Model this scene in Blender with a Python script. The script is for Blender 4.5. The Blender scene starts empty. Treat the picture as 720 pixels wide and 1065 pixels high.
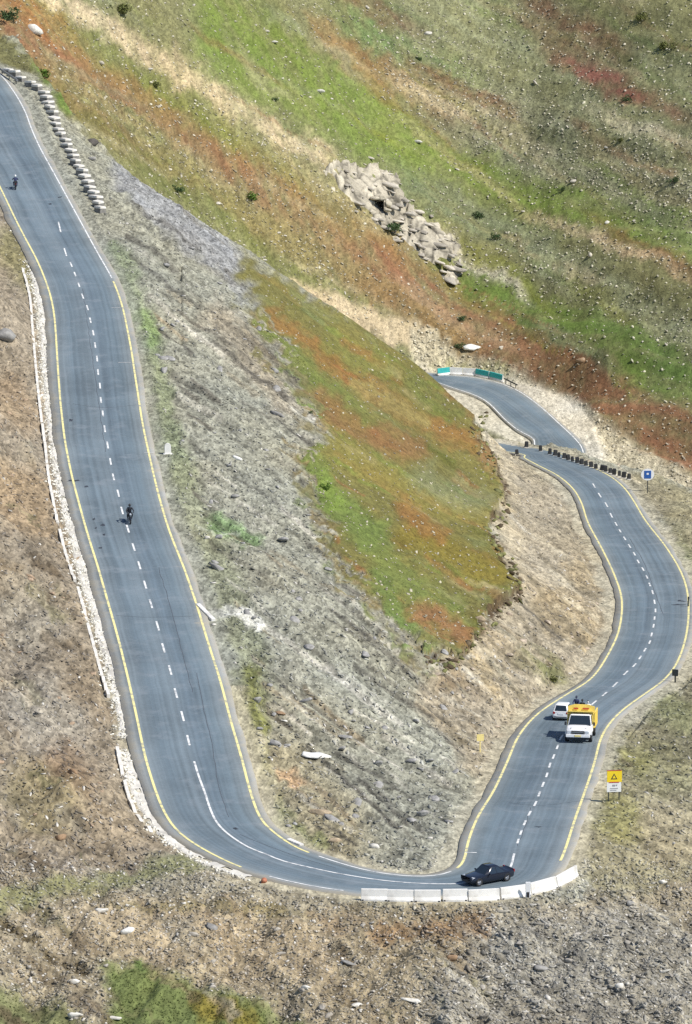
import bpy, bmesh, math, random
import numpy as np
from mathutils import Vector, Matrix
random.seed(7); RNG = np.random.default_rng(7)
SC = bpy.context.scene
COL = SC.collection
R = math.radians

# ------------------------------------------------------------------ measuring frame
# Design units are scaled by S to metres.  The viewpoint stands on the opposite slope, CH above the hairpin.
F, PX0, PY0, PITCH, CH, S = 4800.0, 360.0, 532.5, R(11.0), 106.0, 0.85
CP, SP = math.cos(PITCH), math.sin(PITCH)

def slope_of(y):                      # downward slope of the sight line through row y
    v = y - PY0
    return (F*SP + v*CP) / (F*CP - v*SP)
def ucol(x, y):                       # X / Y along the sight line
    return (x - PX0) / (F*CP - (y - PY0)*SP)
def at_y(x, y, Y):
    return np.array([ucol(x, y)*Y, Y, CH - slope_of(y)*Y])
def to_px(X, Y, Z):
    d = Y*CP - (Z-CH)*SP
    up = Y*SP + (Z-CH)*CP
    return PX0 + F*X/d, PY0 - F*up/d

_Yt = np.arange(300, 900, 0.5)
def _grade_tab(g):
    z = np.concatenate([[0], np.cumsum(0.5*g[:-1])])
    return z - np.interp(386, _Yt, z)
zLt = _grade_tab(np.interp(_Yt, [386, 410, 900], [0, .09, .09]))
zRt = _grade_tab(np.interp(_Yt, [386, 408, 480, 545, 670, 700, 900], [0, -.085, -.085, -.058, -.058, -.09, -.09]))
def zL(Y): return np.interp(Y, _Yt, zLt)
def zR(Y): return np.interp(Y, _Yt, zRt)
def zU(Y): return -28 + .11*(Y-815)
def on_surf(x, y, zf):
    t = slope_of(y); Y = np.arange(330, 900, 0.25)
    g = CH - t*Y - zf(Y)
    i = np.argmax(g < 0)
    a, b = g[i-1], g[i]
    Yh = Y[i-1] + .25*a/(a-b)
    return np.array([ucol(x, y)*Yh, Yh, float(zf(Yh))])

# ------------------------------------------------------------------ numpy noise
def _hash(ix, iy, seed):
    h = (ix.astype(np.int64)*374761393 + iy.astype(np.int64)*668265263 + seed*1442695041) & 0xFFFFFFFF
    h = ((h ^ (h >> 13))*1274126177) & 0xFFFFFFFF
    return ((h ^ (h >> 16)) & 0xFFFF)/65535.0
def vnoise(x, y, seed=0):
    ix, iy = np.floor(x), np.floor(y)
    fx, fy = x-ix, y-iy
    fx = fx*fx*(3-2*fx); fy = fy*fy*(3-2*fy)
    a = _hash(ix, iy, seed); b = _hash(ix+1, iy, seed); c = _hash(ix, iy+1, seed); d = _hash(ix+1, iy+1, seed)
    return (a*(1-fx)+b*fx)*(1-fy) + (c*(1-fx)+d*fx)*fy
def fbm(x, y, seed=0, o=4, g=.5):
    s = 0; w = 1; n = 0
    for k in range(o):
        s = s + w*(vnoise(x*2**k, y*2**k, seed+k*17)-.5); n += w; w *= g
    return s/n*2
def sstep(a, b, x):
    t = np.clip((x-a)/(b-a), 0, 1); return t*t*(3-2*t)

# ------------------------------------------------------------------ road rails (design units)
A_left = [(-140,20),(-100,50),(-74,77),(-58,100),(-32,140),(0,194),(10,215),(22,240),(35,263),(47,290),(55,315),(58,345),(60,380),(63,420),(67,455),(73,488),(82,523),(91,555),(102,590),(112,625),(122,660),(132,700),(141,740),(151,787)]
B_left = [(-70,20),(-35,50),(0,77),(22,105),(37,145),(60,187),(82,227),(101,262),(120,295),(129,325),(136,360),(142,400),(149,445),(159,490),(167,523),(177,555),(192,592),(205,630),(217,670),(230,710),(240,750),(251,787)]
def xat(poly, y):
    p = np.array(sorted(poly, key=lambda q: q[1]), float); return float(np.interp(y, p[:,1], p[:,0]))
pairs = []                            # (A point, B point) 3D
for y in list(range(20, 780, 19)):
    pairs.append((on_surf(xat(A_left,y), y, zL), on_surf(xat(B_left,y), y, zL)))
for a, b in [((151,787),(251,787)),((160,817),(260,822)),((171,845),(270,850)),((187,867),(283,864)),((220,888),(299,876)),((260,906),(318,886)),((300,917),(345,895)),((357,927),(375,904)),((420,931),(408,910)),((480,931),(440,912)),((530,928),(462,910)),((562,920),(478,903)),((578,905),(484,891))]:
    pairs.append((on_surf(*a, zL), on_surf(*b, zL)))
for a, b in [((588,884),(487,876)),((599,850),(497,850)),((609,822),(514,822)),((618,795),(528,792)),((627,764),(540,765)),((645,741),(560,742)),((672,721),(590,722)),((692,706),(615,706)),((706,686),(632,682)),((715,655),(644,655)),((716,622),(647,625)),((709,596),(640,600)),((693,569),(627,572)),((672,542),(612,544)),((660,522),(605,523)),((650,508),(596,508)),((636,496),(581,495)),((612,484),(560,484)),((590,475),(545,476)),((568,468),(537,471))]:
    pairs.append((on_surf(*a, zR), on_surf(*b, zR)))
n_vis = len(pairs)
def from_center(pts, hw):
    pts = [np.array(p, float) for p in pts]; out = []
    for i, p in enumerate(pts):
        d = pts[min(i+1, len(pts)-1)] - pts[max(i-1, 0)]
        n = np.array([d[1], -d[0], 0]); n /= np.linalg.norm(n)
        out.append((p+n*hw, p-n*hw))
    return out
pairs += from_center([(21,719,-23.3),(14,731,-24),(10,748,-24.8),(7,770,-25.8),(5,790,-26.8),(7,806,-27.4)], 3.7)[1:]
# the road seen again beyond the spur
for a, b in [((436,387),(436,391)),((455,390.5),(452,397)),((485,391),(480,406)),((515,397),(505,415)),((537,405),(520,431)),((560,421),(537,446)),((580,439),(555,456)),((605,464),(566,470))]:
    pairs.append((on_surf(*a, zU), on_surf(*b, zU)))
pl = (pairs[-1][0]+pairs[-1][1])/2
pairs += [(q[1], q[0]) if False else q for q in from_center([pl, pl+np.array([8,-14,-4.]), pl+np.array([20,-28,-8.5]), pl+np.array([42,-36,-13.]), pl+np.array([90,-44,-19.])], 4.0)][1:]
PA = np.array([p[0] for p in pairs]); PB = np.array([p[1] for p in pairs])
# make A the outer rail everywhere: the explicit pieces already follow it
def catmull(P, step=1.0):
    out = []
    for i in range(len(P)-1):
        p0, p1, p2, p3 = P[max(i-1,0)], P[i], P[i+1], P[min(i+2, len(P)-1)]
        m = max(2, int(np.linalg.norm((p2-p1)[:3])/step/1.0))
        for k in range(m):
            t = k/m
            out.append(.5*((2*p1) + (-p0+p2)*t + (2*p0-5*p1+4*p2-p3)*t*t + (-p0+3*p1-3*p2+p3)*t**3))
    out.append(P[-1]); return np.array(out)
PAB = catmull(np.hstack([PA, PB]), 1.6)
RA, RB = PAB[:, :3], PAB[:, 3:]
for _ in range(3):                    # light smoothing of the rails
    for r in (RA, RB): r[1:-1] = .25*r[:-2] + .5*r[1:-1] + .25*r[2:]
RC = (RA+RB)/2
RW = np.linalg.norm((RA-RB)[:, :2], axis=1)/2
RDIR = (RA-RB)/np.maximum(np.linalg.norm(RA-RB, axis=1), 1e-6)[:, None]
# asphalt reaches past the edge lines
seg = np.linalg.norm(np.diff(RC, axis=0), axis=1); RV = np.concatenate([[0], np.cumsum(seg)])
i_vis = int(np.argmin(np.linalg.norm(RC-(PA[n_vis-1]+PB[n_vis-1])/2, axis=1)))
i_far0 = int(np.argmin(np.linalg.norm(RC-(PA[n_vis+6]+PB[n_vis+6])/2, axis=1))); i_far1 = int(np.argmin(np.linalg.norm(RC-(PA[n_vis+12]+PB[n_vis+12])/2, axis=1)))
i_bend = int(np.argmin(np.linalg.norm(RC-on_surf(400,918,zL), axis=1)))
i_end_left = int(np.argmin(np.linalg.norm(RA-on_surf(200,877,zL), axis=1)))
ext_A = np.where(np.arange(len(RC)) < i_end_left, 1.25, .75); ext_B = np.full(len(RC), .8)
ext_A = np.convolve(np.pad(ext_A, 6, 'edge'), np.ones(13)/13, 'valid')
RHW = RW + 1.0                        # asphalt half width

# ------------------------------------------------------------------ terrain
def tps(pts, lam=1e-3):
    P = np.array(pts, float); xy, z = P[:, :2]/100, P[:, 2]
    n = len(P); d = np.linalg.norm(xy[:, None]-xy[None], axis=2)
    K = np.where(d > 0, d*d*np.log(np.maximum(d, 1e-9)), 0) + lam*np.eye(n)
    T = np.hstack([np.ones((n, 1)), xy])
    M = np.block([[K, T], [T.T, np.zeros((3, 3))]])
    w = np.linalg.solve(M, np.concatenate([z, [0, 0, 0]]))
    def ev(X, Y):
        X = np.asarray(X, float).ravel()/100; Y = np.asarray(Y, float).ravel()/100
        out = np.empty_like(X)
        for i in range(0, len(X), 40000):
            x, y = X[i:i+40000, None], Y[i:i+40000, None]
            d2 = (x-xy[:, 0])**2 + (y-xy[:, 1])**2
            out[i:i+40000] = (.5*d2*np.log(np.maximum(d2, 1e-18))) @ w[:n] + w[n] + w[n+1]*x[:, 0] + w[n+2]*y[:, 0]
        return out
    return ev
near_pts = []
for i in range(0, i_vis, 9):
    near_pts += [RA[i]+RDIR[i]*2.0, RB[i]-RDIR[i]*2.0]
near_pts = [p for p in near_pts]
CREST = [(60,105,735),(100,150,728),(140,182,726),(185,220,724),(230,255,722),(270,290,722),(300,308,720),(330,325,718),(390,360,710),(440,390,702),(475,408,697),(500,430,692)]
for x, y, Y in CREST: near_pts.append(at_y(x, y, Y))
i520 = int(np.argmin(np.linalg.norm(RA-on_surf(655,516,zR), axis=1)))
for i in range(i520, i_vis, 5): near_pts.append(RA[i]+RDIR[i]*8-np.array([0, 0, 1.5]))
for x, y, Y in [(508,455,680),(516,480,655),(522,510,625),(528,560,575),(534,600,532),(505,650,492),(462,690,466),
                (440,800,424),(400,850,403),(340,830,406),(300,750,432),(430,740,446),
                (0,300,582),(0,430,522),(0,560,472),(0,700,432),(0,800,398),(70,700,436),(80,800,404),(100,860,392),(0,880,382),(60,900,379),(130,905,380),
                (0,930,371),(100,940,372),(200,930,375),(0,1000,360),(0,1065,349),(150,1000,364),(250,960,370),(360,960,371),(500,960,371),(250,1065,352),(480,1065,352),
                (620,930,380),(650,900,388),(720,900,391),(720,1000,370),(720,1065,356),(600,1065,354),(680,820,419),(720,800,433),(720,740,466),(680,740,462),(720,690,492),
                (735,600,570),(720,560,606),(690,512,668),(672,500,684),(-60,500,490),(-60,300,570),(-80,800,392),(-60,200,640),(800,600,560),(800,750,455),(800,900,400),(820,1065,360)]:
    near_pts.append(at_y(x, y, Y))
near = tps(near_pts, 2e-3)
far_pts = []
for x, yt, Yt, sl in [(-120,60,760,.42),(0,84,775,.42),(100,150,778,.42),(200,215,795,.43),(300,300,806,.44),(380,345,812,.45),(450,383,820,.45),(520,395,818,.45),(600,432,793,.45),(660,470,775,.45),(720,505,758,.45),(820,560,738,.45)]:
    p0 = at_y(x, yt, Yt); far_pts.append(p0)
    for k in range(1, 12):
        y = yt - 55*k
        if y < -260: break
        sv = sl + .004*k
        Y = (CH - p0[2] + sv*p0[1])/(slope_of(y)+sv)
        far_pts.append(at_y(x, y, Y))
    q = p0.copy(); q[1] -= 45; q[2] -= 7; far_pts.append(q)
far = tps(far_pts, .12)

NU, NY = 640, 860
UD = np.linspace(-.088, .088, NU)
UO = .088 + np.cumsum(np.linspace(.002, .03, 24))
UALL = np.concatenate([-UO[::-1], UD, UO])
YD = np.exp(np.linspace(math.log(338), math.log(1010), NY))
YN = np.array([1, 5, 10, 20, 40, 70, 100, 140, 180, 220, 255, 285, 305, 318, 326, 331, 334.5, 336.5])
YF = np.array([1013, 1018, 1026, 1040, 1060, 1090, 1130, 1200, 1300, 1500, 1800, 2300, 3000])
YALL = np.concatenate([YN, YD, YF])
GU, GY = np.meshgrid(UALL, YALL)
GX = GU*GY
shape = GX.shape
uc = np.clip(GU, -.115, .115); yc = np.clip(GY, 338, 1010)
X = (uc*yc).ravel(); Y = yc.ravel()
ycrest = np.interp(X, [-80,-56,-44,-30,0,10,20,26,30,36,42,50,60,90], [800,790,732,724,719,708,694,694,714,716,706,690,678,655]) + 2.0*fbm(X/9, X*0+3, 5, 3)
Yn_in = np.minimum(Y, ycrest)
zn = near(X, Yn_in)
over = np.maximum(Y-ycrest, 0)*.75
zn = zn - over
zf = far(X, np.maximum(Y, 690)) - np.maximum(690-Y, 0)*.5
is_far = (zf > zn) & (Y > ycrest)
z = np.where(Y > ycrest, np.maximum(zn, zf), zn)
# road grading: cut and fill
lo = np.full(len(z), -1e9); hi = np.full(len(z), 1e9); dmin = np.full(len(z), 1e9); side = np.zeros(len(z)); imin = np.zeros(len(z), int)
core = np.where((np.abs(GU.ravel()) < .2) & (GY.ravel() > 330) & (GY.ravel() < 900))[0]
cut = np.where(np.arange(len(RC)) < i_vis, .95, .8); fil = .62
for i in range(0, len(core), 20000):
    c = core[i:i+20000]
    dx = X[c, None]-RC[:, 0]; dy = Y[c, None]-RC[:, 1]
    d = np.sqrt(dx*dx+dy*dy) - RHW
    j = np.argmin(d, axis=1); dm = d[np.arange(len(c)), j]
    dmin[c] = dm; imin[c] = j
    side[c] = dx[np.arange(len(c)), j]*RDIR[j, 0] + dy[np.arange(len(c)), j]*RDIR[j, 1]
    e = np.maximum(d-1.6, 0)
    hi[c] = (RC[:, 2] - .1 + cut*e + .01*e*e).min(axis=1)
    lo[c] = (RC[:, 2] - .1 - fil*e - .03*e*e).max(axis=1)
z = np.where(dmin < 1e8, np.maximum(np.minimum(z, hi), lo), z)
# within the ribbon follow the road surface itself
near_c = np.where(dmin < 2.0)[0]
zr = RC[imin[near_c], 2]
flat = zL(Y[near_c])*(imin[near_c] <= i_bend) + zR(Y[near_c])*((imin[near_c] > i_bend) & (imin[near_c] <= i_vis-4))
zr = np.where(imin[near_c] <= i_vis-4, flat, zr)
ufar = (imin[near_c] > i_far0) & (imin[near_c] < i_far1)
zr = np.where(ufar, np.minimum(zU(Y[near_c]), zr+1.5)-.12, zr)
w = 1-sstep(.7, 2.0, dmin[near_c])
z[near_c] = z[near_c]*(1-w) + (zr-.14)*w
px, py = to_px(X, Y, z)

# ------------------------------------------------------------------ colour zones (albedo, plus shade tinted in along the sod edge)
def sr(r, g, b, k=.80):
    c = np.array([r, g, b])/255.0
    return np.where(c <= .04045, c/12.92, ((c+.055)/1.055)**2.4)*k
wx = px + 10*fbm(px/38, py/30, 41, 4) + 7*fbm(px/9, py/7, 42, 3)
wy = py + 10*fbm(px/38, py/30, 43, 4) + 7*fbm(px/9, py/7, 44, 3)
colr = np.zeros((len(z), 3)); stony = np.full(len(z), .5); rough = np.full(len(z), .5); grassy = np.zeros(len(z))
onroad = dmin < .3
def seg_dist(qx, qy, pts):
    d = np.full(len(qx), 1e9)
    for (x0, y0), (x1, y1) in zip(pts[:-1], pts[1:]):
        vx, vy = x1-x0, y1-y0
        t = np.clip(((qx-x0)*vx+(qy-y0)*vy)/(vx*vx+vy*vy+1e-9), 0, 1)
        d = np.minimum(d, np.hypot(qx-x0-t*vx, qy-y0-t*vy))
    return d
def inside(qx, qy, poly):
    r = np.zeros(len(qx), bool); n = len(poly)
    for i in range(n):
        (x0, y0), (x1, y1) = poly[i], poly[(i+1) % n]
        c = ((y0 > qy) != (y1 > qy)) & (qx < (x1-x0)*(qy-y0)/((y1-y0) or 1e-9)+x0)
        r ^= c
    return r
def put(idx, w, c, st=None, ro=None, gr=None):
    global colr
    colr[idx] += (c-colr[idx])*w[:, None]
    for arr, v in ((stony, st), (rough, ro), (grassy, gr)):
        if v is not None: arr[idx] += (v-arr[idx])*w
def stroke(pts, half, soft, c, k=1., zone=None, warp=1., **kw):
    p = np.array(pts); m = half+soft+25
    sel = (px > p[:, 0].min()-m) & (px < p[:, 0].max()+m) & (py > p[:, 1].min()-m) & (py < p[:, 1].max()+m)
    if zone is not None: sel &= zone
    i = np.where(sel)[0]
    if not len(i): return
    d = seg_dist(px[i]+(wx[i]-px[i])*warp, py[i]+(wy[i]-py[i])*warp, pts)
    put(i, (1-sstep(half-soft, half+soft, d))*k, c, **kw)
def fill(poly, soft, c, k=1., zone=None, warp=1., **kw):
    p = np.array(poly); m = soft+25
    sel = (px > p[:, 0].min()-m) & (px < p[:, 0].max()+m) & (py > p[:, 1].min()-m) & (py < p[:, 1].max()+m)
    if zone is not None: sel &= zone
    i = np.where(sel)[0]
    qx = px[i]+(wx[i]-px[i])*warp; qy = py[i]+(wy[i]-py[i])*warp
    d = seg_dist(qx, qy, list(poly)+[poly[0]]); d = np.where(inside(qx, qy, poly), -d, d)
    put(i, (1-sstep(-soft, soft, d))*k, c, **kw)
FARZ = is_far; NEARZ = ~is_far
SCREE = sr(153,151,133); RUST = sr(142,100,74); GREEN = sr(116,132,62); OLIVE = sr(132,130,90); SAND = sr(200,180,144); TAN = sr(168,156,132)
SAGE = sr(144,148,116); BROWN = sr(150,138,118); GRAVEL = sr(156,144,118); RGRAV = sr(152,145,116); SOIL_SHADE = sr(84,66,44); PALE = sr(204,196,172); RED = sr(146,92,80); DARKG = sr(98,114,70); YG = sr(132,130,58)
# --- far hillside
ff = np.where(FARZ)[0]
colr[ff] = OLIVE; stony[ff] = .45; rough[ff] = .35; grassy[ff] = .4
cc = wy - .62*wx; cc2 = (py+.3*(wy-py)) - .62*(px+.3*(wx-px))
bnoise = fbm((X+Y)/2.2, (X-Y)/22, 61, 4); bfine = fbm(X/1.6, Y/2.6, 62, 2)
def band(x0, x1, c0, c1, half, soft, c, k=1., fade=40, **kw):
    i = ff; xx = wx[i]; t = np.clip((xx-x0)/(x1-x0), 0, 1)
    d = np.abs((cc if half > 4 else cc2)[i]-(c0+(c1-c0)*t))
    w = (1-sstep(half-soft, half+soft, d))*sstep(x0-fade, x0+fade*.3, xx)*(1-sstep(x1-fade*.3, x1+fade, xx))*k
    w = w*np.clip(.80+.75*bnoise[i]+.35*bfine[i], .12, 1)
    put(i, w, c, **kw)
band(430, 900, -240, -300, 90, 40, SAGE, .55, st=.8, gr=.2)
band(420, 900, -180, -260, 40, 25, sr(140,140,112), .8, st=1, gr=.1)
band(-60, 300, -10, -20, 24, 14, sr(122,124,72), .9)
band(-80, 130, 34, 34, 34, 14, RUST, .9, st=.3, gr=.4)
band(110, 420, 40, 38, 36, 16, RUST, .62, st=.5, gr=.4)
band(390, 900, 30, 26, 42, 16, RUST, .88, st=.3, gr=.5)
band(100, 420, 5, 0, 16, 10, sr(140,120,72), .6)
band(-60, 260, 62, 70, 16, 10, sr(116,112,66), .85)
band(60, 330, 35, 60, 12, 9, sr(140,136,92), .8, st=.9)
band(200, 480, 62, 52, 12, 9, sr(134,120,76), .6, st=.7)
band(150, 420, 86, 88, 14, 9, sr(112,116,66), .8)
band(40, 335, -43, -43, 13, 6, SAND, .95, st=.6, gr=0)
band(250, 420, -28, -8, 10, 7, sr(160,146,108), .7, st=1)
band(-100, 60, -5, -8, 18, 9, sr(150,104,66), .8)
band(215, 430, -112, -118, 52, 26, GREEN, .95, st=.25, gr=1)
band(400, 560, -116, -132, 24, 14, GREEN, .9, st=.25, gr=1)
band(540, 720, -138, -190, 20, 12, sr(122,142,66), .85, st=.3, gr=1)
band(330, 470, -170, -180, 16, 12, sr(146,110,74), .75)
band(370, 470, -205, -212, 14, 10, sr(104,130,78), .8, gr=1)
band(300, 420, -232, -236, 12, 10, sr(112,78,62), .7)
band(430, 560, -176, -190, 9, 6, sr(190,176,140), .7, st=1)
band(440, 520, -205, -208, 10, 8, sr(136,92,70), .7)
band(590, 690, -300, -322, 12, 8, RED, .9, st=.2)
band(555, 640, -330, -345, 18, 12, sr(134,90,72), .7)
band(640, 720, -275, -290, 8, 5, sr(206,194,160), .8, st=1)
band(560, 700, -118, -152, 7, 4, SAND, .85, st=1)
band(430, 560, -135, -120, 6, 5, sr(178,166,122), .55, st=1)
band(585, 625, -88, -96, 5, 2, sr(222,198,158), .95, fade=8)
band(522, 560, -76, -80, 5, 2, sr(214,184,144), .9, fade=8)
band(460, 720, -14, -46, 25, 12, sr(106,128,60), .95, st=.2, gr=1)
band(620, 900, -56, -66, 18, 14, sr(104,126,66), .7, gr=1)
band(420, 560, -62, -90, 22, 14, sr(120,130,98), .8, st=.5)
band(560, 900, -84, -110, 18, 12, SAGE, .75, st=.9)
band(640, 900, -150, -175, 12, 10, sr(150,112,74), .5)
band(400, 470, -40, -36, 14, 7, sr(196,186,164), .9, fade=12, st=1, gr=0)
band(470, 545, -38, -34, 8, 5, sr(186,178,156), .85, fade=14, st=1, gr=0)
for k in range(170):                   # many smaller streaks along the strata
    x0 = RNG.uniform(-40, 700); c0 = RNG.uniform(-420, 90); L = RNG.uniform(30, 130)
    c = [GREEN, OLIVE, RUST, sr(150,140,100), SAGE, DARKG, sr(190,178,140), YG][RNG.integers(8)]
    band(x0, x0+L, c0, c0+RNG.uniform(-12, 12), *(lambda h: (h, h*.8))(RNG.uniform(1.2, 3.5) if k > 50 else RNG.uniform(3, 9)), c, RNG.uniform(.25, .6), fade=24)
# dirt and rubble beside the far road
stroke([(312,298),(350,318),(400,342),(440,356)], 13, 5, SAND, .95, FARZ, st=.4, gr=0)
fill([(425,350),(455,343),(480,366),(520,380),(560,398),(610,425),(665,462),(730,500),(730,560),(640,500),(560,440),(500,400),(430,395)], 7, sr(196,186,158), .92, FARZ, st=1, gr=0, ro=1)
stroke([(455,380),(520,386)], 5, 4, sr(176,172,120), .7, FARZ)
# --- near ground
nn = np.where(NEARZ)[0]
colr[nn] = SCREE; stony[nn] = 1; rough[nn] = .9
ax = X*.507 - Y*.862; bx = X*.862 + Y*.507       # along and across the run of the scree
streak = fbm(ax*.035, bx*.55, 71, 4)
streak2 = fbm(ax*.07, bx*1.5, 74, 3)
fine = fbm(X*1.1, Y*.5, 72, 3)
fill([(-40,200),(20,225),(45,330),(60,500),(100,660),(140,800),(190,890),(-60,960)], 8, BROWN, 1, NEARZ, st=.9, ro=.7)
for x, y, h, c, k in [(30,640,26,sr(158,152,136),.55),(50,745,34,sr(162,156,142),.6),(15,420,20,sr(154,130,98),.6),(60,560,22,sr(148,130,104),.5),(25,270,22,sr(128,124,74),.6),(95,720,22,sr(146,130,106),.5),(110,850,30,sr(164,148,122),.6),(40,830,30,sr(150,138,100),.6),(20,520,30,sr(166,140,104),.5),(70,800,18,sr(120,92,64),.5)]:
    stroke([(x-8,y-10),(x+8,y+10)], h, 14, c, k, NEARZ)
# foreground bank
fill([(-60,905),(60,910),(180,905),(240,905),(300,922),(370,940),(600,935),(640,900),(760,880),(760,1090),(-60,1090)], 10, GRAVEL, 1, NEARZ, st=1, ro=.8)
fill([(520,930),(600,945),(660,935),(760,980),(760,1090),(420,1090),(470,1000)], 26, sr(148,142,126), .9, NEARZ, st=1, ro=1)
fill([(20,945),(150,945),(330,960),(350,1020),(250,1010),(120,990),(60,1000)], 14, sr(168,152,124), .65, NEARZ, st=.7)
stroke([(-10,938),(60,922),(150,908),(205,902)], 9, 7, sr(134,134,90), .8, NEARZ, gr=.6, st=.3)
stroke([(110,948),(240,948),(330,948)], 4, 3, sr(116,106,66), .6, NEARZ)
stroke([(-5,948),(40,985),(90,1015)], 4, 3, sr(84,72,46), .8, NEARZ)
stroke([(150,925),(260,925),(350,940)], 12, 9, sr(150,144,124), .6, NEARZ)
stroke([(390,968),(500,962)], 9, 6, sr(140,112,80), .7, NEARZ)
fill([(112,1010),(150,1005),(210,1030),(290,1045),(330,1080),(110,1080)], 11, sr(98,116,56), .8, NEARZ, gr=1, st=.1, ro=.4)
fill([(-30,1028),(30,1038),(80,1062),(90,1085),(-30,1085)], 12, sr(102,112,62), .7, NEARZ, gr=1, st=.3)
stroke([(215,1050),(260,1062)], 12, 7, sr(136,118,48), .7, NEARZ, gr=1)
stroke([(145,1003),(150,1006)], 9, 4, sr(96,116,62), .9, NEARZ, gr=1)
# ground outside the downhill leg
fill([(585,905),(625,820),(640,770),(680,735),(725,690),(725,600),(670,520),(650,490),(760,520),(760,905),(640,935)], 7, RGRAV, 1, NEARZ, st=.9, ro=.7)
for x, y, h, c, k in [(640,850,22,sr(146,140,84),.7),(690,800,26,sr(140,136,96),.5),(655,790,14,sr(150,146,84),.6),(700,740,18,sr(132,136,92),.6),(700,870,30,sr(158,146,118),.6),(715,580,14,sr(128,134,92),.6),(670,520,14,sr(132,124,104),.6)]:
    stroke([(x-9,y-5),(x+9,y+5)], h, 12, c, k, NEARZ)
# spur: cut bank, nose, verge
fill([(500,428),(535,462),(560,482),(605,522),(645,600),(650,655),(620,708),(560,745),(532,790),(505,830),(480,800),(430,720),(455,690),(500,650),(535,610),(525,560),(515,490)], 12, TAN, .95, NEARZ, st=.8, ro=.9)
fill([(505,440),(525,470),(540,520),(545,580),(550,620),(520,650),(500,640),(520,600),(515,520)], 8, sr(190,176,146), .8, NEARZ, st=.5)
stroke([(470,690),(500,672),(540,640),(560,600)], 14, 8, sr(184,170,142), .7, NEARZ, st=.5)
for x, y, h, c, k in [(600,560,18,sr(150,140,118),.7),(590,640,22,sr(160,142,108),.6),(560,690,14,sr(124,122,84),.7),(575,705,10,sr(110,112,72),.7),(480,715,12,sr(128,110,84),.7),(500,740,18,sr(160,152,134),.7),(555,480,12,sr(156,146,120),.7),(610,600,12,sr(170,150,112),.6)]:
    stroke([(x-12,y-9),(x+12,y+9)], h, 8, c, k, NEARZ)
for pts, h, c, k in [([(118,262),(150,330),(170,420),(190,500)],13,sr(134,142,108),.8),([(190,500),(225,580),(262,690),(262,760)],18,sr(140,142,112),.75),([(225,540),(262,560)],11,sr(116,142,90),.8),([(255,700),(270,760)],12,sr(118,120,64),.8),([(268,780),(290,830)],8,sr(122,128,70),.7),
                     ([(210,640),(262,640)],5,sr(200,198,186),.7),([(310,690),(290,740)],12,sr(160,156,136),.6),([(300,800),(350,870)],34,sr(162,152,122),.8),([(297,805),(310,812)],7,sr(196,160,120),.7),([(290,850),(330,880)],9,sr(126,132,84),.7),([(150,330),(158,350)],10,sr(120,144,84),.6)]:
    stroke(pts, h, h*.6, c, k, NEARZ)
fill([(-40,30),(10,45),(62,88),(104,138),(150,180),(140,190),(104,150),(75,118),(58,98),(40,84),(-20,62)], 5, sr(116,112,66), .9, NEARZ, st=.4, gr=.5)
stroke([(45,72),(80,105)], 9, 6, sr(96,126,50), .8, NEARZ, gr=.8)
stroke([(60,78),(110,125)], 7, 5, sr(146,100,62), .6, NEARZ)
stroke([(130,180),(170,215),(230,265),(262,295),(300,330)], 16, 9, sr(150,150,150), .8, NEARZ)
stroke([(225,330),(280,390),(300,420)], 18, 12, sr(156,142,120), .6, NEARZ)
SOD = [(254,258),(279,277),(305,292),(335,308),(395,340),(450,374),(482,394),(506,424),(492,446),(505,470),(516,490),(523,530),(508,556),(520,575),(537,600),(541,612),(515,640),(500,655),(484,676),(466,688),(440,684),(414,664),(390,642),(366,606),(346,566),(324,516),(306,474),(326,468),(336,448),(318,414),(300,392),(278,362),(264,334),(274,322),(262,300),(250,274)]
fill([(q[0]+(-3 if 18 < i_ < 34 else 0), q[1]) for i_, q in enumerate(SOD)], 3.0, sr(120,114,62), .98, NEARZ & (px > 470), warp=.9, st=.15, gr=1, ro=.3)
fill(SOD, 10.0, sr(120,114,62), .98, NEARZ & (px <= 470.5), warp=1.5, st=.15, gr=1, ro=.3)
tf = np.where(NEARZ & (px > 225) & (px < 560) & (py > 250) & (py < 720))[0]
for k in range(300):                   # runs of herbs and bare ground in the turf, along the slope
    x0, y0 = RNG.uniform(255, 520), RNG.uniform(280, 680); L = RNG.uniform(12, 50)
    c = [sr(112,128,58), sr(148,100,62), sr(136,120,66), sr(98,98,44), sr(168,154,110), sr(124,130,82), sr(116,130,60), sr(146,104,66)][RNG.integers(8)]
    stroke([(x0,y0),(x0+L,y0+L*RNG.uniform(.5,.8))], *(lambda h: (h, h*.8))(RNG.uniform(.9,3.6)), c, RNG.uniform(.3,.7), (grassy > .6) & NEARZ & (py < 720) & (px > 230) & (px < 560), warp=.35)
lim = [(262,330),(285,368),(312,410),(334,446),(308,472),(326,516),(346,566),(368,608),(392,644),(420,670),(450,690)]
lp = catmull(np.array([(a, b, 0) for a, b in lim], float), 5)[:, :2]
for q in lp:                          # tongues of turf thin out into the scree, stones lie in over the turf
    for _ in range(2):
        x0, y0 = q+RNG.normal(scale=7, size=2); L = RNG.uniform(8, 30); out = RNG.random() < .5
        stroke([(x0-L*.5,y0-L*.36),(x0+L*.5,y0+L*.36)], *(lambda h: (h, h*.9))(RNG.uniform(.8, 3.0)), [sr(124,118,76), sr(112,124,66), sr(134,118,78)][RNG.integers(3)] if out else sr(154,150,134), RNG.uniform(.4, .9), NEARZ & (px < 470), gr=.55 if out else .2, st=.4 if out else .9)
SODZ = (grassy > .6) & NEARZ & (py < 720) & (px > 230) & (px < 560)
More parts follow.
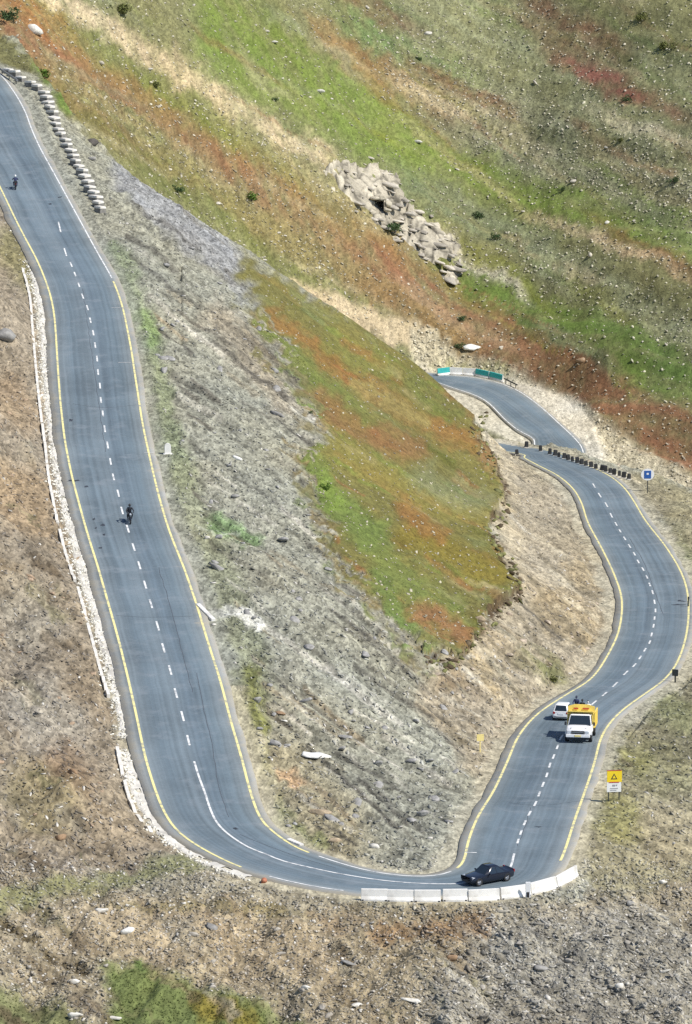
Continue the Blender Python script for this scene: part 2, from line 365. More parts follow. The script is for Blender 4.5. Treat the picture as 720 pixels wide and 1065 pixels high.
for pts, h, c, k in [([(275,345),(330,400),(380,440)],11,sr(116,128,66),.7),([(290,330),(350,380),(420,430),(490,470)],9,sr(150,104,60),.6),([(330,420),(380,450),(430,470)],12,sr(144,104,70),.65),([(312,478),(345,520),(390,560)],14,sr(112,128,64),.8),
                     ([(350,470),(420,510),(500,540)],12,sr(138,128,66),.7),([(390,560),(430,610),(470,640)],14,sr(114,128,66),.7),([(395,600),(420,655)],11,sr(110,128,66),.75),([(430,560),(520,600)],14,sr(128,114,50),.8),([(420,530),(460,560)],10,sr(150,104,60),.6),
                     ([(440,640),(480,665)],11,sr(144,100,70),.75),([(470,410),(500,440),(510,490)],9,sr(140,106,70),.7),([(430,400),(480,430)],9,sr(110,114,62),.8),([(440,500),(500,525)],13,sr(132,136,98),.6),([(370,400),(440,440)],7,sr(150,146,90),.5),([(340,360),(400,390)],8,sr(128,128,66),.6),([(400,650),(440,680)],10,sr(112,134,76),.7),
                     ([(335,500),(350,520)],8,sr(126,144,66),.8)]:
    stroke(pts, h, h*.7, c, k, SODZ)
for k in range(330):                  # darker and paler runs of slate down the scree
    x0, y0 = RNG.uniform(130, 520), RNG.uniform(200, 860); L = RNG.uniform(16, 95)
    stroke([(x0,y0),(x0+L,y0+L*RNG.uniform(.6,.95))], RNG.uniform(.9,2.4), 1.2, [sr(104,98,86), sr(194,188,170), sr(150,136,110), sr(84,80,72)][RNG.integers(4)], RNG.uniform(.35,.85), NEARZ & (grassy < .3) & (dmin > 3), warp=.18)
for k in range(110):                  # rills and runs of gravel down the cut bank
    x0, y0 = RNG.uniform(455, 640), RNG.uniform(440, 800); L = RNG.uniform(10, 46)
    stroke([(x0,y0),(x0+L,y0+L*RNG.uniform(.6,1.2))], *(lambda h: (h, h*.8))(RNG.uniform(.9, 3.4)), [sr(132,122,100), sr(194,182,154), sr(148,142,122), sr(116,106,84), sr(176,158,122)][RNG.integers(5)], RNG.uniform(.35,.8), NEARZ & (grassy < .3) & (dmin > 1.5) & (px > 440), warp=.3)
for k in range(140):                  # earth mounds, washed runs and bare spots on the uphill bank and the near bank
    up = k < 70; x0, y0 = (RNG.uniform(-20, 120), RNG.uniform(260, 900)) if up else (RNG.uniform(-10, 480), RNG.uniform(930, 1060)); L = RNG.uniform(8, 40)
    stroke([(x0,y0),(x0+L,y0+L*RNG.uniform(.4,1.1))], *(lambda h: (h, h*.8))(RNG.uniform(1.2, 6)), [sr(112,98,76), sr(182,168,140), sr(150,144,126), sr(156,138,110), sr(120,116,84), sr(96,82,62)][RNG.integers(6)], RNG.uniform(.3,.7), NEARZ & (dmin > 3))
for k in range(60):
    x0, y0 = RNG.uniform(430, 700), RNG.uniform(935, 1065); L = RNG.uniform(20, 60)
    stroke([(x0,y0),(x0+L,y0+L*RNG.uniform(.5,.8))], RNG.uniform(.8,2.6), 1.4, [sr(112,110,104), sr(186,182,168), sr(128,124,112)][RNG.integers(3)], RNG.uniform(.3,.65), NEARZ & (dmin > 3), warp=.2)
# dark soil along the torn sod edge, its underside's shade put into the colour
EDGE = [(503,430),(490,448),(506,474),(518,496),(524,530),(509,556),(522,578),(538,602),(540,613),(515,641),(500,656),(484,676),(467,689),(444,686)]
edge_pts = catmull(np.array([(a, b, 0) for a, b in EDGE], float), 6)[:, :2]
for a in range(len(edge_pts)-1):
    if RNG.random() < .55: stroke([tuple(edge_pts[a]+RNG.uniform(-2,2,2)), tuple(edge_pts[a+1]+RNG.uniform(-2,2,2))], RNG.uniform(1, 3.2), 1.6, SOIL_SHADE, RNG.uniform(.4, .95), NEARZ, warp=.9, ro=.6)
# dusty verges along the asphalt
vg = np.where((dmin < 3.2) & (dmin > -2) & NEARZ & (imin > i_bend-40))[0]
put(vg, (1-sstep(.5, 1.7, dmin[vg]+1.1*fbm(X[vg]/2, Y[vg]/4, 81, 3)))*.7, sr(196,188,162), st=.4)
vg = np.where((dmin < 3.2) & (dmin > -2) & (imin <= i_bend-40) & (side < 0))[0]
put(vg, (1-sstep(.5, 1.8, dmin[vg]+.7*fbm(X[vg]/2, Y[vg]/4, 81, 3)))*.5, sr(160,160,146), st=.5)
vg = np.where((dmin < 4) & FARZ)[0]
put(vg, (1-sstep(1.5, 3.5, dmin[vg]))*.8, sr(214,206,186), st=.3)
for g_ in ([(15,228),(27,252),(36,280),(42,310),(46,345),(49,380),(52,420),(57,460),(63,500),(72,540),(80,570),(88,600),(98,630),(106,660),(114,690),(122,720),(129,745),(131,765)], [(128,782),(138,808),(151,838),(166,860),(182,876),(205,890),(232,901),(258,911)]): stroke(g_, 4.5, 3, sr(208,202,184), .85, NEARZ, warp=.25, st=.5)
# white splashes of lime
stroke([(250,642),(266,648)], 5, 3, sr(226,222,206), .8, NEARZ)
stroke([(205,548),(245,552)], 2.5, 2, sr(180,182,164), .5, NEARZ)
# broad and fine variation of tone that belongs to the ground itself
tone = 1 + .16*fbm(X/14, Y/26, 91, 4) + .06*fine
tone += np.where(NEARZ, (.14*streak+.22*streak2)*np.clip(stony, 0, 1), .12*fbm((X+Y)/3.2, (X-Y)/30, 93, 3))
colr *= np.clip(tone, .5, 1.6)[:, None]
hue = fbm(X/8, Y/14, 95, 3)[:, None]
colr *= 1 + hue*np.array([.05, .01, -.06])
# speckle of single stones and tufts at ground scale
spk = _hash(np.floor(X/.55), np.floor(Y/1.4), 3)
spk2 = _hash(np.floor(X/.9+.3), np.floor(Y/2.6), 8)
colr *= (1 + ((spk-.5)*.27+(spk2-.5)*.22)*np.clip(stony+.35, 0, 1))[:, None]
colr = np.clip(colr, .01, .9)

# ------------------------------------------------------------------ relief
off = sstep(.8, 3.5, np.where(dmin > 1e8, 10, dmin))
rel = (.75*fbm(X/7, Y/9, 51, 4)*np.where(is_far, 1.4, .8) + .55*streak*np.where(is_far, 0, 1)*stony + .11*fbm(X/1.3, Y/2.0, 53, 3)*rough + .08*(spk-.5)*rough)
rel += np.where(is_far, 0, .26*streak2*stony)
rel += np.where(is_far, 1.0*fbm((X+Y)/5, (X-Y)/40, 55, 3), 0)
leftz = sstep(4, 9, np.where(dmin > 1e8, 0, dmin))*NEARZ*((px < 190) | (py > 930))
rel += leftz*(1.3*fbm((X-Y*.3)/3.2, (X*.3+Y)/9, 58, 4))
sod_lift = np.where(SODZ, (.12+.6*np.exp(-(seg_dist(px, py, EDGE)/22)**2))*(1+.5*fbm(X/2, Y/3, 57, 2)), 0)
gul = np.exp(-(seg_dist(px, py, [(-5,948),(40,985),(90,1015)])/5)**2)*.35*NEARZ
z = z + off*(rel + sod_lift - gul)
# far and outer ground
yy = GY.ravel(); uu = np.abs(GU.ravel())
nearramp = np.interp(yy, [0, 3, 20, 60, 140, 210, 300, 338], [CH-2.2, CH-3, CH-14, 50, 0, -42, -30, 0])
wz = sstep(255, 338, yy)
z = np.where(yy < 338, z*wz + nearramp*(1-wz), z)
z = np.where(yy > 1010, z + (yy-1010)*.28*np.exp(-(yy-1010)/900), z)
z = z + np.maximum(uu-.115, 0)*yy*np.where(GU.ravel() < 0, .25, -.12)*(yy > 300)
GZ = z.reshape(shape)
iu0, iy0 = len(UO), len(YN)
ZD = GZ[iy0:iy0+NY, iu0:iu0+NU]
FARD = is_far.reshape(shape)[iy0:iy0+NY, iu0:iu0+NU]
def height(Xq, Yq):
    fu = np.clip((Xq/Yq-UD[0])/(UD[1]-UD[0]), 0, NU-1.001); fy = np.clip((np.log(Yq)-math.log(338))/(math.log(1010/338))*(NY-1), 0, NY-1.001)
    i, j = np.floor(fy).astype(int), np.floor(fu).astype(int); a, b = fy-i, fu-j
    return (ZD[i, j]*(1-b)+ZD[i, j+1]*b)*(1-a) + (ZD[i+1, j]*(1-b)+ZD[i+1, j+1]*b)*a
def hit(x, y):                        # first ground point along the sight line, design units
    u = ucol(x, y); t = slope_of(y)
    Yq = YD; zz = height(u*Yq, Yq); g = CH - t*Yq - zz
    k = int(np.argmax(g < 0))
    if g[k] >= 0: k = NY-1
    k = max(k, 1); a, b = g[k-1], g[k]
    Yh = Yq[k-1] + (Yq[k]-Yq[k-1])*a/(a-b)
    return np.array([u*Yh, Yh, float(height(u*Yh, Yh))])
def hits(xs, ys):
    xs = np.asarray(xs); ys = np.asarray(ys); out = np.zeros((len(xs), 3))
    u = ucol(xs, ys); t = slope_of(ys)
    for c in range(0, len(xs), 3000):
        sl = slice(c, c+3000)
        U, T = u[sl, None], t[sl, None]
        zz = height(U*YD[None], np.repeat(YD[None], U.shape[0], 0)); g = CH - T*YD[None] - zz
        k = np.clip(np.argmax(g < 0, axis=1), 1, NY-1); r = np.arange(len(k))
        a, b = g[r, k-1], g[r, k]; q = np.clip(a/(a-b+1e-9), 0, 1)
        Yh = YD[k-1]+(YD[k]-YD[k-1])*q
        out[sl] = np.stack([U[:, 0]*Yh, Yh, height(U[:, 0]*Yh, Yh)], 1)
    return out
def W(p): return Vector((float(p[0])*S, float(p[1])*S, float(p[2])*S))

# ------------------------------------------------------------------ materials
def mat(name, build):
    m = bpy.data.materials.new(name); m.use_nodes = True
    nt = m.node_tree; b = nt.nodes['Principled BSDF']
    build(nt, b); return m
def nd(nt, t, **kw):
    n = nt.nodes.new(t)
    for k, v in kw.items(): setattr(n, k, v)
    return n
def paint(name, c, rough=.5, var=.12, scale=6, metal=0, bump=0., dirt=0.):
    def f(nt, b):
        tc = nd(nt, 'ShaderNodeTexCoord'); no = nd(nt, 'ShaderNodeTexNoise'); no.inputs['Scale'].default_value = scale; no.inputs['Detail'].default_value = 5
        nt.links.new(tc.outputs['Object'], no.inputs['Vector'])
        r = nd(nt, 'ShaderNodeMapRange'); r.inputs['From Min'].default_value = .3; r.inputs['From Max'].default_value = .7; r.inputs['To Min'].default_value = 1-var; r.inputs['To Max'].default_value = 1+var
        nt.links.new(no.outputs['Fac'], r.inputs['Value'])
        mx = nd(nt, 'ShaderNodeVectorMath', operation='SCALE'); mx.inputs[0].default_value = tuple(c)
        nt.links.new(r.outputs['Result'], mx.inputs['Scale'])
        out = mx.outputs['Vector']
        if dirt:
            n2 = nd(nt, 'ShaderNodeTexNoise'); n2.inputs['Scale'].default_value = scale*.4; n2.inputs['Detail'].default_value = 8
            nt.links.new(tc.outputs['Object'], n2.inputs['Vector'])
            rr = nd(nt, 'ShaderNodeMapRange'); rr.inputs['From Min'].default_value = .5; rr.inputs['From Max'].default_value = .75; rr.inputs['To Max'].default_value = dirt
            nt.links.new(n2.outputs['Fac'], rr.inputs['Value'])
            mm = nd(nt, 'ShaderNodeMix', data_type='RGBA'); nt.links.new(rr.outputs['Result'], mm.inputs['Factor']); nt.links.new(out, mm.inputs['A']); mm.inputs['B'].default_value = (.17, .14, .10, 1)
            out = mm.outputs['Result']
        nt.links.new(out, b.inputs['Base Color'])
        b.inputs['Roughness'].default_value = rough; b.inputs['Metallic'].default_value = metal
        if bump:
            bp = nd(nt, 'ShaderNodeBump'); bp.inputs['Strength'].default_value = bump; bp.inputs['Distance'].default_value = .1
            nt.links.new(no.outputs['Fac'], bp.inputs['Height']); nt.links.new(bp.outputs['Normal'], b.inputs['Normal'])
    return mat(name, f)
def terrain_mat(nt, b):
    at = nd(nt, 'ShaderNodeAttribute', attribute_name='albedo'); ms = nd(nt, 'ShaderNodeAttribute', attribute_name='surface')
    geo = nd(nt, 'ShaderNodeNewGeometry'); sep = nd(nt, 'ShaderNodeSeparateColor'); nt.links.new(ms.outputs['Color'], sep.inputs['Color'])
    mp = nd(nt, 'ShaderNodeMapping'); mp.inputs['Scale'].default_value = (1, .42, 1); nt.links.new(geo.outputs['Position'], mp.inputs['Vector'])
    vo = nd(nt, 'ShaderNodeTexVoronoi'); vo.inputs['Scale'].default_value = 4.4; nt.links.new(mp.outputs['Vector'], vo.inputs['Vector'])
    vb = nd(nt, 'ShaderNodeTexVoronoi'); vb.inputs['Scale'].default_value = 1.9; vb.inputs['Randomness'].default_value = 1; nt.links.new(mp.outputs['Vector'], vb.inputs['Vector'])
    h1 = nd(nt, 'ShaderNodeSeparateColor'); nt.links.new(vo.outputs['Color'], h1.inputs['Color']); h2 = nd(nt, 'ShaderNodeSeparateColor'); nt.links.new(vb.outputs['Color'], h2.inputs['Color'])
    hs = nd(nt, 'ShaderNodeMath', operation='MULTIPLY_ADD'); hs.inputs[1].default_value = .55; nt.links.new(h1.outputs['Red'], hs.inputs[0])
    hm = nd(nt, 'ShaderNodeMath', operation='MULTIPLY'); hm.inputs[1].default_value = .45; nt.links.new(h2.outputs['Green'], hm.inputs[0]); nt.links.new(hm.outputs[0], hs.inputs[2])
    no = nd(nt, 'ShaderNodeTexNoise'); no.inputs['Scale'].default_value = 2.2; no.inputs['Detail'].default_value = 7; no.inputs['Roughness'].default_value = .7; nt.links.new(geo.outputs['Position'], no.inputs['Vector'])
    # stone to stone tone
    r1 = nd(nt, 'ShaderNodeMapRange'); r1.inputs['From Min'].default_value = .12; r1.inputs['From Max'].default_value = .88; r1.inputs['To Min'].default_value = .54; r1.inputs['To Max'].default_value = 1.48; nt.links.new(hs.outputs[0], r1.inputs['Value'])
    mixs = nd(nt, 'ShaderNodeMix', data_type='FLOAT'); mixs.inputs['A'].default_value = 1.0; fm = nd(nt, 'ShaderNodeMath', operation='MULTIPLY_ADD'); fm.inputs[1].default_value = .55; fm.inputs[2].default_value = .45; nt.links.new(sep.outputs['Red'], fm.inputs[0]); nt.links.new(fm.outputs[0], mixs.inputs['Factor']); nt.links.new(r1.outputs['Result'], mixs.inputs['B'])
    r2 = nd(nt, 'ShaderNodeMapRange'); r2.inputs['From Min'].default_value = .3; r2.inputs['From Max'].default_value = .7; r2.inputs['To Min'].default_value = .85; r2.inputs['To Max'].default_value = 1.15; nt.links.new(no.outputs['Fac'], r2.inputs['Value'])
    mu = nd(nt, 'ShaderNodeMath', operation='MULTIPLY'); nt.links.new(mixs.outputs['Result'], mu.inputs[0]); nt.links.new(r2.outputs['Result'], mu.inputs[1])
    sc = nd(nt, 'ShaderNodeVectorMath', operation='SCALE'); nt.links.new(at.outputs['Color'], sc.inputs[0]); nt.links.new(mu.outputs['Value'], sc.inputs['Scale'])
    nt.links.new(sc.outputs['Vector'], b.inputs['Base Color']); b.inputs['Roughness'].default_value = .95; b.inputs['Specular IOR Level'].default_value = .15
    bp = nd(nt, 'ShaderNodeBump'); bp.inputs['Distance'].default_value = .055
    st = nd(nt, 'ShaderNodeMath', operation='MULTIPLY'); st.inputs[1].default_value = .9; nt.links.new(sep.outputs['Green'], st.inputs[0]); nt.links.new(st.outputs['Value'], bp.inputs['Strength'])
    ad = nd(nt, 'ShaderNodeMath', operation='ADD'); nt.links.new(no.outputs['Fac'], ad.inputs[0]); nt.links.new(vo.outputs['Distance'], ad.inputs[1])
    nt.links.new(ad.outputs['Value'], bp.inputs['Height']); nt.links.new(bp.outputs['Normal'], b.inputs['Normal'])
def asphalt_mat(nt, b):
    uv = nd(nt, 'ShaderNodeAttribute', attribute_name='lane'); sx = nd(nt, 'ShaderNodeSeparateXYZ'); nt.links.new(uv.outputs['Vector'], sx.inputs[0])
    geo = nd(nt, 'ShaderNodeNewGeometry')
    n1 = nd(nt, 'ShaderNodeTexNoise'); n1.inputs['Scale'].default_value = .12; n1.inputs['Detail'].default_value = 6; nt.links.new(geo.outputs['Position'], n1.inputs['Vector'])
    n2 = nd(nt, 'ShaderNodeTexNoise'); n2.inputs['Scale'].default_value = 3.5; n2.inputs['Detail'].default_value = 4; nt.links.new(geo.outputs['Position'], n2.inputs['Vector'])
    # streaks that run with the traffic: noise squeezed across the lane
    cv = nd(nt, 'ShaderNodeCombineXYZ'); m1 = nd(nt, 'ShaderNodeMath', operation='MULTIPLY'); m1.inputs[1].default_value = 26; nt.links.new(sx.outputs['X'], m1.inputs[0]); m2 = nd(nt, 'ShaderNodeMath', operation='MULTIPLY'); m2.inputs[1].default_value = .012; nt.links.new(sx.outputs['Y'], m2.inputs[0])
    nt.links.new(m1.outputs[0], cv.inputs['X']); nt.links.new(m2.outputs[0], cv.inputs['Y'])
    n3 = nd(nt, 'ShaderNodeTexNoise'); n3.inputs['Scale'].default_value = 1; n3.inputs['Detail'].default_value = 3; nt.links.new(cv.outputs[0], n3.inputs['Vector'])
    ramp = nd(nt, 'ShaderNodeValToRGB'); e = ramp.color_ramp.elements
    e[0].position = .0; e[0].color = tuple(sr(172,170,162,.8))+(1,); e[1].position = 1; e[1].color = tuple(sr(172,170,162,.8))+(1,)
    for p, c in [(.07,(146,151,150)),(.13,(130,141,146)),(.28,(114,129,138)),(.48,(124,137,144)),(.6,(110,125,135)),(.78,(116,131,139)),(.9,(136,145,147))]:
        q = ramp.color_ramp.elements.new(p); q.color = tuple(sr(*c, .8))+(1,)
    nt.links.new(sx.outputs['X'], ramp.inputs['Fac'])
    a1 = nd(nt, 'ShaderNodeMath', operation='ADD'); nt.links.new(n1.outputs['Fac'], a1.inputs[0]); nt.links.new(n3.outputs['Fac'], a1.inputs[1])
    a2 = nd(nt, 'ShaderNodeMath', operation='MULTIPLY_ADD'); nt.links.new(n2.outputs['Fac'], a2.inputs[0]); a2.inputs[1].default_value = .35; nt.links.new(a1.outputs[0], a2.inputs[2])
    r = nd(nt, 'ShaderNodeMapRange'); r.inputs['From Min'].default_value = .85; r.inputs['From Max'].default_value = 1.5; r.inputs['To Min'].default_value = .70; r.inputs['To Max'].default_value = 1.25; nt.links.new(a2.outputs[0], r.inputs['Value'])
    sc = nd(nt, 'ShaderNodeVectorMath', operation='SCALE'); nt.links.new(ramp.outputs['Color'], sc.inputs[0]); nt.links.new(r.outputs['Result'], sc.inputs['Scale'])
    n4 = nd(nt, 'ShaderNodeTexNoise'); n4.inputs['Scale'].default_value = .45; n4.inputs['Detail'].default_value = 8; n4.inputs['Roughness'].default_value = .65; nt.links.new(geo.outputs['Position'], n4.inputs['Vector'])
    ab = nd(nt, 'ShaderNodeMath', operation='SUBTRACT'); ab.inputs[1].default_value = .5; nt.links.new(sx.outputs['X'], ab.inputs[0]); aa = nd(nt, 'ShaderNodeMath', operation='ABSOLUTE'); nt.links.new(ab.outputs[0], aa.inputs[0])
    ad = nd(nt, 'ShaderNodeMath', operation='MULTIPLY_ADD'); ad.inputs[1].default_value = .55; nt.links.new(n4.outputs['Fac'], ad.inputs[0]); nt.links.new(aa.outputs[0], ad.inputs[2])
    dr = nd(nt, 'ShaderNodeMapRange'); dr.inputs['From Min'].default_value = .70; dr.inputs['From Max'].default_value = .84; dr.inputs['To Max'].default_value = .85; nt.links.new(ad.outputs[0], dr.inputs['Value'])
    pr = nd(nt, 'ShaderNodeMapRange'); pr.inputs['From Min'].default_value = .52; pr.inputs['From Max'].default_value = .70; pr.inputs['To Max'].default_value = .45; nt.links.new(n4.outputs['Fac'], pr.inputs['Value'])
    mp1 = nd(nt, 'ShaderNodeMix', data_type='RGBA'); nt.links.new(pr.outputs['Result'], mp1.inputs['Factor']); nt.links.new(sc.outputs['Vector'], mp1.inputs['A']); mp1.inputs['B'].default_value = tuple(sr(150,158,164,.8))+(1,)
    mp2 = nd(nt, 'ShaderNodeMix', data_type='RGBA'); nt.links.new(dr.outputs['Result'], mp2.inputs['Factor']); nt.links.new(mp1.outputs['Result'], mp2.inputs['A']); mp2.inputs['B'].default_value = tuple(sr(178,170,150,.8))+(1,)
    nt.links.new(mp2.outputs['Result'], b.inputs['Base Color']); b.inputs['Roughness'].default_value = .85; b.inputs['Specular IOR Level'].default_value = .25
def line_mat(c):
    def f(nt, b):
        geo = nd(nt, 'ShaderNodeNewGeometry'); n = nd(nt, 'ShaderNodeTexNoise'); n.inputs['Scale'].default_value = 1.6; n.inputs['Detail'].default_value = 6; nt.links.new(geo.outputs['Position'], n.inputs['Vector'])
        r = nd(nt, 'ShaderNodeMapRange'); r.inputs['From Min'].default_value = .48; r.inputs['From Max'].default_value = .68; r.inputs['To Max'].default_value = .75; nt.links.new(n.outputs['Fac'], r.inputs['Value'])
        m = nd(nt, 'ShaderNodeMix', data_type='RGBA'); nt.links.new(r.outputs['Result'], m.inputs['Factor']); m.inputs['A'].default_value = tuple(c)+(1,); m.inputs['B'].default_value = (.2, .22, .24, 1)
        nt.links.new(m.outputs['Result'], b.inputs['Base Color']); b.inputs['Roughness'].default_value = .7
    return f
def attr_mat(name, rough=.9, scale=3., bump=.4, var=.2):
    def f(nt, b):
        at = nd(nt, 'ShaderNodeAttribute', attribute_name='albedo'); geo = nd(nt, 'ShaderNodeNewGeometry')
        n = nd(nt, 'ShaderNodeTexNoise'); n.inputs['Scale'].default_value = scale; n.inputs['Detail'].default_value = 5; nt.links.new(geo.outputs['Position'], n.inputs['Vector'])
        r = nd(nt, 'ShaderNodeMapRange'); r.inputs['From Min'].default_value = .3; r.inputs['From Max'].default_value = .7; r.inputs['To Min'].default_value = 1-var; r.inputs['To Max'].default_value = 1+var; nt.links.new(n.outputs['Fac'], r.inputs['Value'])
        sc = nd(nt, 'ShaderNodeVectorMath', operation='SCALE'); nt.links.new(at.outputs['Color'], sc.inputs[0]); nt.links.new(r.outputs['Result'], sc.inputs['Scale'])
        nt.links.new(sc.outputs['Vector'], b.inputs['Base Color']); b.inputs['Roughness'].default_value = rough; b.inputs['Specular IOR Level'].default_value = .2
        if bump:
            bp = nd(nt, 'ShaderNodeBump'); bp.inputs['Strength'].default_value = bump; bp.inputs['Distance'].default_value = .15; nt.links.new(n.outputs['Fac'], bp.inputs['Height']); nt.links.new(bp.outputs['Normal'], b.inputs['Normal'])
    return mat(name, f)
M = {}
M['terrain'] = mat('terrain', terrain_mat); M['asphalt'] = mat('asphalt', asphalt_mat)
M['yellow_line'] = mat('yellow_line', line_mat(sr(248,236,164,.85))); M['white_line'] = mat('white_line', line_mat(sr(240,240,236,.85)))
M['stone'] = attr_mat('stone'); M['leaf'] = attr_mat('leaf', .8, 5, 0, .25)
M['white_concrete'] = paint('white_concrete', (.78,.76,.71), .8, .12, 1.4, dirt=.55, bump=.1)
M['whitewash'] = paint('whitewash', (.70,.67,.60), .9, .16, 2.2, bump=.3, dirt=.5); M['grey_masonry'] = paint('grey_masonry', (.20,.19,.17), .95, .25, 3, bump=.4)
M['dark_stone_cave_shade'] = paint('dark_stone_cave_shade', (.035,.035,.035), .8, .3, 3, bump=.3); M['teal'] = paint('teal', (.03,.42,.40), .7, .15, 2, dirt=.25)
M['white'] = paint('white', (.80,.80,.79), .35, .03, 3); M['black_paint'] = paint('black_paint', (.014,.018,.030), .16, .1, 3); M['glass'] = paint('glass', (.020,.030,.042), .03, .1, 2)
M['rubber'] = paint('rubber', (.02,.02,.02), .85, .2, 6); M['rim'] = paint('rim', (.50,.50,.51), .3, .05, 4, metal=.8); M['dark_plastic'] = paint('dark_plastic', (.03,.03,.032), .6, .1, 5)
M['chrome'] = paint('chrome', (.6,.6,.6), .2, .03, 3, metal=1); M['lamp'] = paint('lamp', (.50,.53,.56), .08, .03, 4); M['red_lamp'] = paint('red_lamp', (.35,.02,.02), .2, .05, 4); M['orange_lamp'] = paint('orange_lamp', (.7,.22,.02), .2, .05, 4)
M['truck_yellow'] = paint('truck_yellow', (.84,.64,.14), .5, .10, 2, dirt=.2); M['sign_yellow'] = paint('sign_yellow', (.85,.62,.02), .5, .04, 2); M['pale_yellow'] = paint('pale_yellow', (.80,.66,.25), .6, .06, 3)
M['sign_blue'] = paint('sign_blue', (.02,.10,.36), .45, .05, 2); M['steel'] = paint('steel', (.28,.28,.28), .5, .1, 4, metal=.6); M['dark_steel'] = paint('dark_steel', (.04,.05,.055), .5, .1, 4, metal=.3); M['red_paint'] = paint('red_paint', (.45,.05,.03), .5, .08, 3); M['grey_ink'] = paint('grey_ink', (.30,.30,.32), .6, .05, 3)
M['skin'] = paint('skin', (.36,.20,.13), .6, .08, 8); M['dark_cloth'] = paint('dark_cloth', (.025,.027,.035), .9, .2, 9); M['navy_cloth'] = paint('navy_cloth', (.03,.04,.10), .9, .2, 9); M['white_cloth'] = paint('white_cloth', (.72,.72,.72), .9, .08, 9); M['hair'] = paint('hair', (.012,.010,.009), .7, .2, 20); M['khaki_cloth'] = paint('khaki_cloth', (.20,.17,.12), .9, .15, 9); M['red_cloth'] = paint('red_cloth', (.35,.05,.05), .9, .15, 9)
M['gutter_stone'] = paint('gutter_stone', (.64,.61,.54), .95, .22, .9, bump=.5, dirt=.55)

# ------------------------------------------------------------------ object helpers
def tag(o, label=None, cat=None, group=None, kind=None):
    for k, v in (('label', label), ('category', cat), ('group', group), ('kind', kind)):
        if v: o[k] = v
    return o
def link(name, me, m=None, parent=None):
    o = bpy.data.objects.new(name, me); COL.objects.link(o)
    if m is not None:
        for q in (m if isinstance(m, (list, tuple)) else [m]): me.materials.append(q)
    if parent is not None: o.parent = parent
    return o
def raw_mesh(name, V, Fc, attr=None, smooth=False):
    me = bpy.data.meshes.new(name); V = np.asarray(V, np.float32); Fc = np.asarray(Fc, np.int32)
    k = Fc.shape[1]
    me.vertices.add(len(V)); me.vertices.foreach_set('co', V.ravel())
    me.loops.add(Fc.size); me.loops.foreach_set('vertex_index', Fc.ravel())
    me.polygons.add(len(Fc)); me.polygons.foreach_set('loop_start', np.arange(len(Fc), dtype=np.int32)*k); me.polygons.foreach_set('loop_total', np.full(len(Fc), k, np.int32))
    if smooth: me.polygons.foreach_set('use_smooth', np.ones(len(Fc), bool))
    me.update(calc_edges=True)
    for n, d in (attr or {}).items():
        d = np.asarray(d, np.float32)
        if n == 'lane':
            a = me.attributes.new(n, 'FLOAT_VECTOR', 'POINT'); a.data.foreach_set('vector', d.ravel())
        else:
            a = me.attributes.new(n, 'FLOAT_COLOR', 'POINT'); a.data.foreach_set('color', np.hstack([d, np.ones((len(d), 1), np.float32)]).ravel())
    return me
